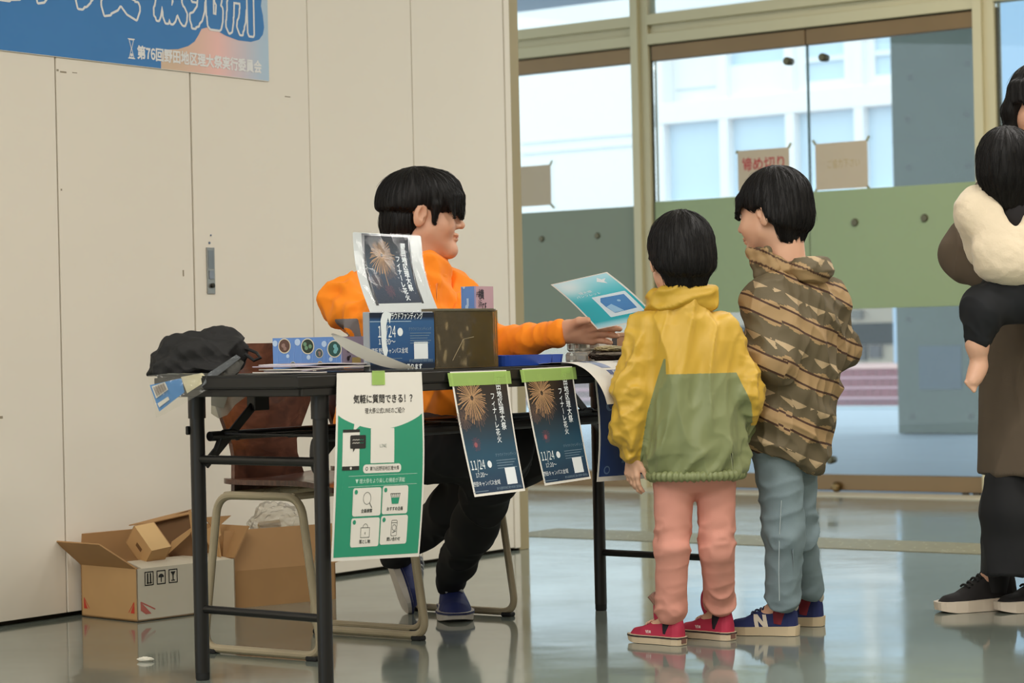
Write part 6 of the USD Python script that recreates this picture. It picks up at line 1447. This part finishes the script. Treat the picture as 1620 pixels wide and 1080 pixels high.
mid_ = sum(fp) / 4
for q in fp: Fh.cone(q, mid_, .0075, .0075, .014)
for i in range(4): Fh.cone((fp[i] + fp[(i + 1) % 4]) / 2, mid_, .0075, .0075, .014)
m = surface(Fh, .0035); obj('collar_flap', m, CAMO, kc, smooth=True, col=lin_arr(pattern(np.array(m.vertices), meshkit.arrays(m, True)[2])))
JEAN = mat('faded_jeans', (120, 137, 142), .8, var=.07, vscale=22, bump=.15, bscale=500)
TR = Field(); TR.ell(J(1242, 700), (.108, .088, .08), RC, .03)
for (a, b, c), r in zip(legs, ((.066, .052, .047), (.060, .047, .043))): TR.chain([J(*a), J(*b)], r[:2], .015); TR.chain([J(*b), (J(*c) * .5 + np.array([*ankC[0 if b[0] < 1250 else 1][:2], J(*c)[2]]) * .5) + Z * .034], r[1:], .015)
m = surface(TR, .004)
def tf(v, n):
    k = np.exp(-((v[:, 2] - zc(840)) / .05) ** 2) + .9 * np.exp(-((v[:, 2] - zc(955)) / .03) ** 2) + .4 * np.exp(-((v[:, 2] - zc(775)) / .04) ** 2); return folds(v, (.9, .2, .35), 26, .012, 51) * (.18 + k) - .002
obj('trousers', relax(push(m, tf), 1), JEAN, kc, smooth=True)
for (a, b, c), x0, x1 in ((legs[0], 1243, 1246),):
    obj('seam', tube([J(1237, 775, -.095), J(1233, 850, -.103), J(1232, 900, -.103), J(1233, 950, -.103)], .0012, 6), mat('seam_pale', (168, 180, 182), .7), kc)
REDS = mat('red_sock', (122, 32, 44), .8); NB = dict(upper=mat('navy_suede', (32, 42, 92), .8, bump=.2, bscale=400), sole=mat('sole_tan', (206, 186, 152), .55), sole_h=.105, wedge=.03, h=[.32, .47, .46, .39, .38, .31, .23, .20, .11], laces=mat('lace_navy', (40, 46, 80), .7), logo=mat('logo_cream', (216, 204, 184), .6), logo_sides=(-1, 1), heel_tab=mat('heel_tab_grey', (180, 172, 158), .6))
for hx, hy, fd, lg in ((1262, 1005, unit([-.93, .37, 0]), legs[0]), (1302, 990, unit([-.90, .43, 0]), legs[1])):
    h0 = fl(hx, hy); sh, M_ = shoe(kc, h0 + Z * .001, h0 + fd * .185 + Z * .001, NB)
    at = lambda *q: (M_ @ np.array([*q, 1]))[:3]
    obj('sock', tube([at(0, .25, .16), at(0, .23, .30), at(0, .22, .62)], [.0255, .025, .025], 20), REDS, sh)
# ------------------------------------------------------------------ the woman at the right edge, and the toddler she carries
wm = thing('person', 'woman in a grey-brown coat and black trousers at the right edge, carrying a toddler', 'person', (1.45, 6.25, 0), 0)
wY = 6.25; J = lambda x, y, dy=0.: P(x, y, wY + dy)
fw = unit([-.55, -.83, 0]); RW = rotm(fw); hcW = J(1646, 170, -.03); hsW = .97; RHW = rotm(unit([-.25, -.97, -.05]))
neckW = J(1657, 258); hipW = J(1660, 620)
shR, shL = J(1580, 312, -.02), J(1738, 312, .02); elR, elL = J(1530, 402, -.10), J(1770, 400, -.05); wrR, wrL = J(1618, 446, -.26), J(1690, 440, -.28)
legs = [((1610, 640, 0), (1604, 790, -.02), (1602, 925, 0)), ((1700, 640, 0), (1704, 790, -.02), (1702, 925, 0))]
B = Field(); head_bones(B, hcW, RHW, hsW)
B.chain([hcW + RHW @ np.array([0, -.02, -.06]), neckW - Z * .03], [.048, .055], .03); B.chain([neckW - Z * .05, (neckW + hipW) / 2, hipW], [.06, .11, .12], .05)
B.chain([neckW - Z * .05, shR, elR, wrR], [.055, .045, .036, .024], .03); B.chain([neckW - Z * .05, shL, elL, wrL], [.055, .045, .036, .024], .03)
hand_bones(B, wrR, unit([.85, -.2, .1]), unit([.1, .9, .3]), 1, .9); hand_bones(B, wrL, unit([-.85, -.2, .1]), unit([.1, .9, .3]), -1, .9)
feetW = [fl(1606, 962), fl(1700, 962)]; dW = unit([-.80, -.22, 0])
for (a, b, c), h in zip(legs, feetW): B.chain([J(*a), J(*b), h + dW * .055 + Z * .11, h + dW * .12 + Z * .05], [.06, .05, .028, .02], .01)
obj('body', surface(B, .0045), SKIN, wm, smooth=True); eyes(wm, hcW, RHW, hsW, SKIN)
def wh(F_, L, R, s):
    F_.ell(L(0, -.015, .040), np.array((.088, .108, .090)) * s, R, .02); F_.ell(L(0, -.05, -.04), np.array((.086, .070, .09)) * s, R, .03)
    for x in (-1, 1): F_.chain([L(.058 * x, .060, .05), L(.078 * x, .050, -.01), L(.076 * x, .040, -.10), L(.070 * x, .028, -.15)], [.026 * s, .024 * s, .020 * s, .008 * s], .015)
    for j in range(11): a = (j - 5) / 5.; F_.cone(L(.062 * a, .066 + .026 * (1 - a * a), .06), L(.066 * a, .082 + .022 * (1 - a * a), .020 - .004 * (j % 3)), .013 * s, .006 * s, .01)
    F_.ell(L(0, .105, -.035), np.array((.056, .06, .060)) * s, R, .01, 'd')
hair_mesh(wm, hcW, RHW, hsW, wh, h=.004, seed=11)
COAT = mat('grey_brown_coat', (96, 82, 66), .85, var=.05, vscale=18, bump=.2, bscale=300)
S = Field(); zw = lambda y: J(1655, y)[2]; oW = J(1655, 500) * (1, 1, 0)
q = RW.T @ (oW - oW)
S.loft(oW, RW, [(zw(748), 0, 0, .190, .150), (zw(700), 0, 0, .188, .148), (zw(560), 0, 0, .182, .142), (zw(430), 0, -.02, .175, .13), (zw(330), 0, -.03, .180, .115), (zw(292), 0, -.02, .13, .09), (zw(268), 0, -.01, .07, .07)], .03, n=2.4, cap=.006)
S.chain([shR, elR], [.070, .060], .03); S.chain([elR, wrR], [.062, .058], .03); S.chain([shL, elL], [.070, .058], .03); S.chain([elL, wrL], [.056, .05], .03)
m = surface(S, .0055); obj('coat', relax(push(m, lambda v, n: folds(v, (.05, 0, 1), 11, .016, 61)), 1), COAT, wm, smooth=True)
TR = Field()
for a, b, c in legs: TR.chain([J(*b) + Z * .045, J(*b) - Z * .03, J(*c)], [.073, .082, .084], .03)
TR.half(J(1600, 906), -Z, .004); TR.ell(J(1655, 640), (.15, .12, .1), RW, .04)
m = surface(TR, .006); obj('trousers', push(m, lambda v, n: folds(v, (0, 0, 1), 12, .010, 63)), BLACKC, wm, smooth=True)
WST = dict(upper=mat('black_mesh_shoe', (28, 24, 24), .8, bump=.2, bscale=500), sole=mat('sole_cream', (222, 206, 186), .5), sole_h=.125, wedge=.03, h=[.32, .50, .52, .46, .42, .31, .22, .19, .11], laces=mat('lace_black', (22, 20, 20), .7))
for x, y in ((1606, 962), (1700, 962)):
    h0 = fl(x, y); sh, M_ = shoe(wm, h0 + Z * .001, h0 + unit([-.80, -.22, 0]) * .235 + Z * .001, WST); obj('sock', tube([(M_ @ np.array([0, a, b, 1]))[:3] for a, b in ((.27, .2), (.25, .36), (.22, .75))], [.038, .040, .040], 18), mat('black_sock', (24, 21, 22), .8), sh)
# toddler
td = thing('person', 'toddler with black hair in a cream vest, held against the woman at the right edge', 'person', J(1593, 400, -.3) * (1, 1, 0) + Z * .75, 0)
tY = 5.97; J = lambda x, y, dy=0.: P(x, y, tY + dy)
ft = unit([.42, .90, 0]); RT_ = rotm(ft); hcT = J(1594, 266); hsT = .86; RHT = rotm(unit([.35, .93, .12]))
neckT = J(1602, 330, .02); hipT = J(1612, 462, .03)
kn = [(J(1556, 488, -.02), J(1546, 545, -.01), J(1549, 578, .0)), (J(1680, 488, .03), J(1690, 545, .04), J(1690, 578, .04))]
shl, shr = J(1560, 350, .03), J(1650, 352, .04); el1, el2 = J(1545, 380, .08), J(1672, 385, .10); w1_, w2_ = J(1575, 385, .17), J(1655, 390, .18)
B = Field(); head_bones(B, hcT, RHT, hsT, True); B.chain([hcT + RHT @ np.array([0, -.02, -.05]), neckT], [.036, .042], .03); B.chain([neckT, (neckT + hipT) / 2, hipT], [.045, .07, .075], .04)
for s_, e_, w_ in ((shl, el1, w1_), (shr, el2, w2_)): B.chain([neckT, s_, e_, w_], [.035, .032, .028, .02], .03); hand_bones(B, w_, unit([.2, .9, .2]), unit([0, .4, -.9]), 1, .5, k=.004)
for a, b, c in kn:
    B.chain([hipT, a, b, c], [.055, .036, .024, .019], .03)
    ftd = unit([-.34, -.25, -.62]); B.cone(c, c + ftd * .028 + Z * -.006, .018, .018, .02); B.cone(c + ftd * .02, c + ftd * .050, .018, .015, .02)
    for j in range(5): o2 = np.cross(ftd, [0, 1., 0]); B.cone(c + ftd * .052 + unit(o2) * (.012 - .006 * j), c + ftd * (.070 - .003 * j) + unit(o2) * (.014 - .007 * j), .0058, .0052, .004)
obj('body', surface(B, .0036), SKINK, td, smooth=True); eyes(td, hcT, RHT, hsT, SKINK)
hair_mesh(td, hcT, RHT, hsT, kid_hair(nape=-.09), h=.0036, seed=14)
CREAM = mat('cream_fleece', (238, 220, 190), .9, var=.03, vscale=20, bump=.5, bscale=160, sheen=.3)
S = Field(); S.ell(J(1600, 385, .0), (.105, .09, .105), None, .03); S.ell(J(1538, 338, -.01), (.046, .05, .060), None, .03); S.cone(J(1552, 318, -.0), J(1590, 400, -.05), .045, .06, .03); S.cone(J(1540, 345, .02), J(1556, 392, .06), .045, .05, .03); S.cone(J(1662, 322, .0), J(1612, 410, -.05), .055, .05, .03)
S.ell(J(1568, 395, -.055), (.045, .035, .035), None, .025); S.ell(J(1600, 420, -.03), (.09, .07, .045), None, .03)
S.ell(J(1606, 322, -.07), (.026, .06, .060), None, .015, 'd')
m = surface(S, .0042); obj('vest', relax(push(m, lambda v, n: folds(v, (.6, .1, -.6), 14, .014, 71, False) + .003 * (meshkit.noise(v * 70, 2) - .5)), 2), CREAM, td, smooth=True)
S = Field(); S.ell(J(1608, 345, .0), (.06, .06, .06), None, .02); m = surface(S, .005); obj('undershirt', m, mat('dark_knit', (26, 22, 24), .85), td, smooth=True)
S = Field(); S.ell(hipT, (.10, .085, .07), None, .03)
for a, b, c in kn: S.chain([hipT, a, a * .25 + b * .75], [.075, .052, .036], .03)
m = surface(S, .0045); obj('trousers', relax(push(m, lambda v, n: folds(v, (.5, .2, -.6), 22, .008, 73)), 2), mat('toddler_black', (22, 24, 28), .8), td, smooth=True)
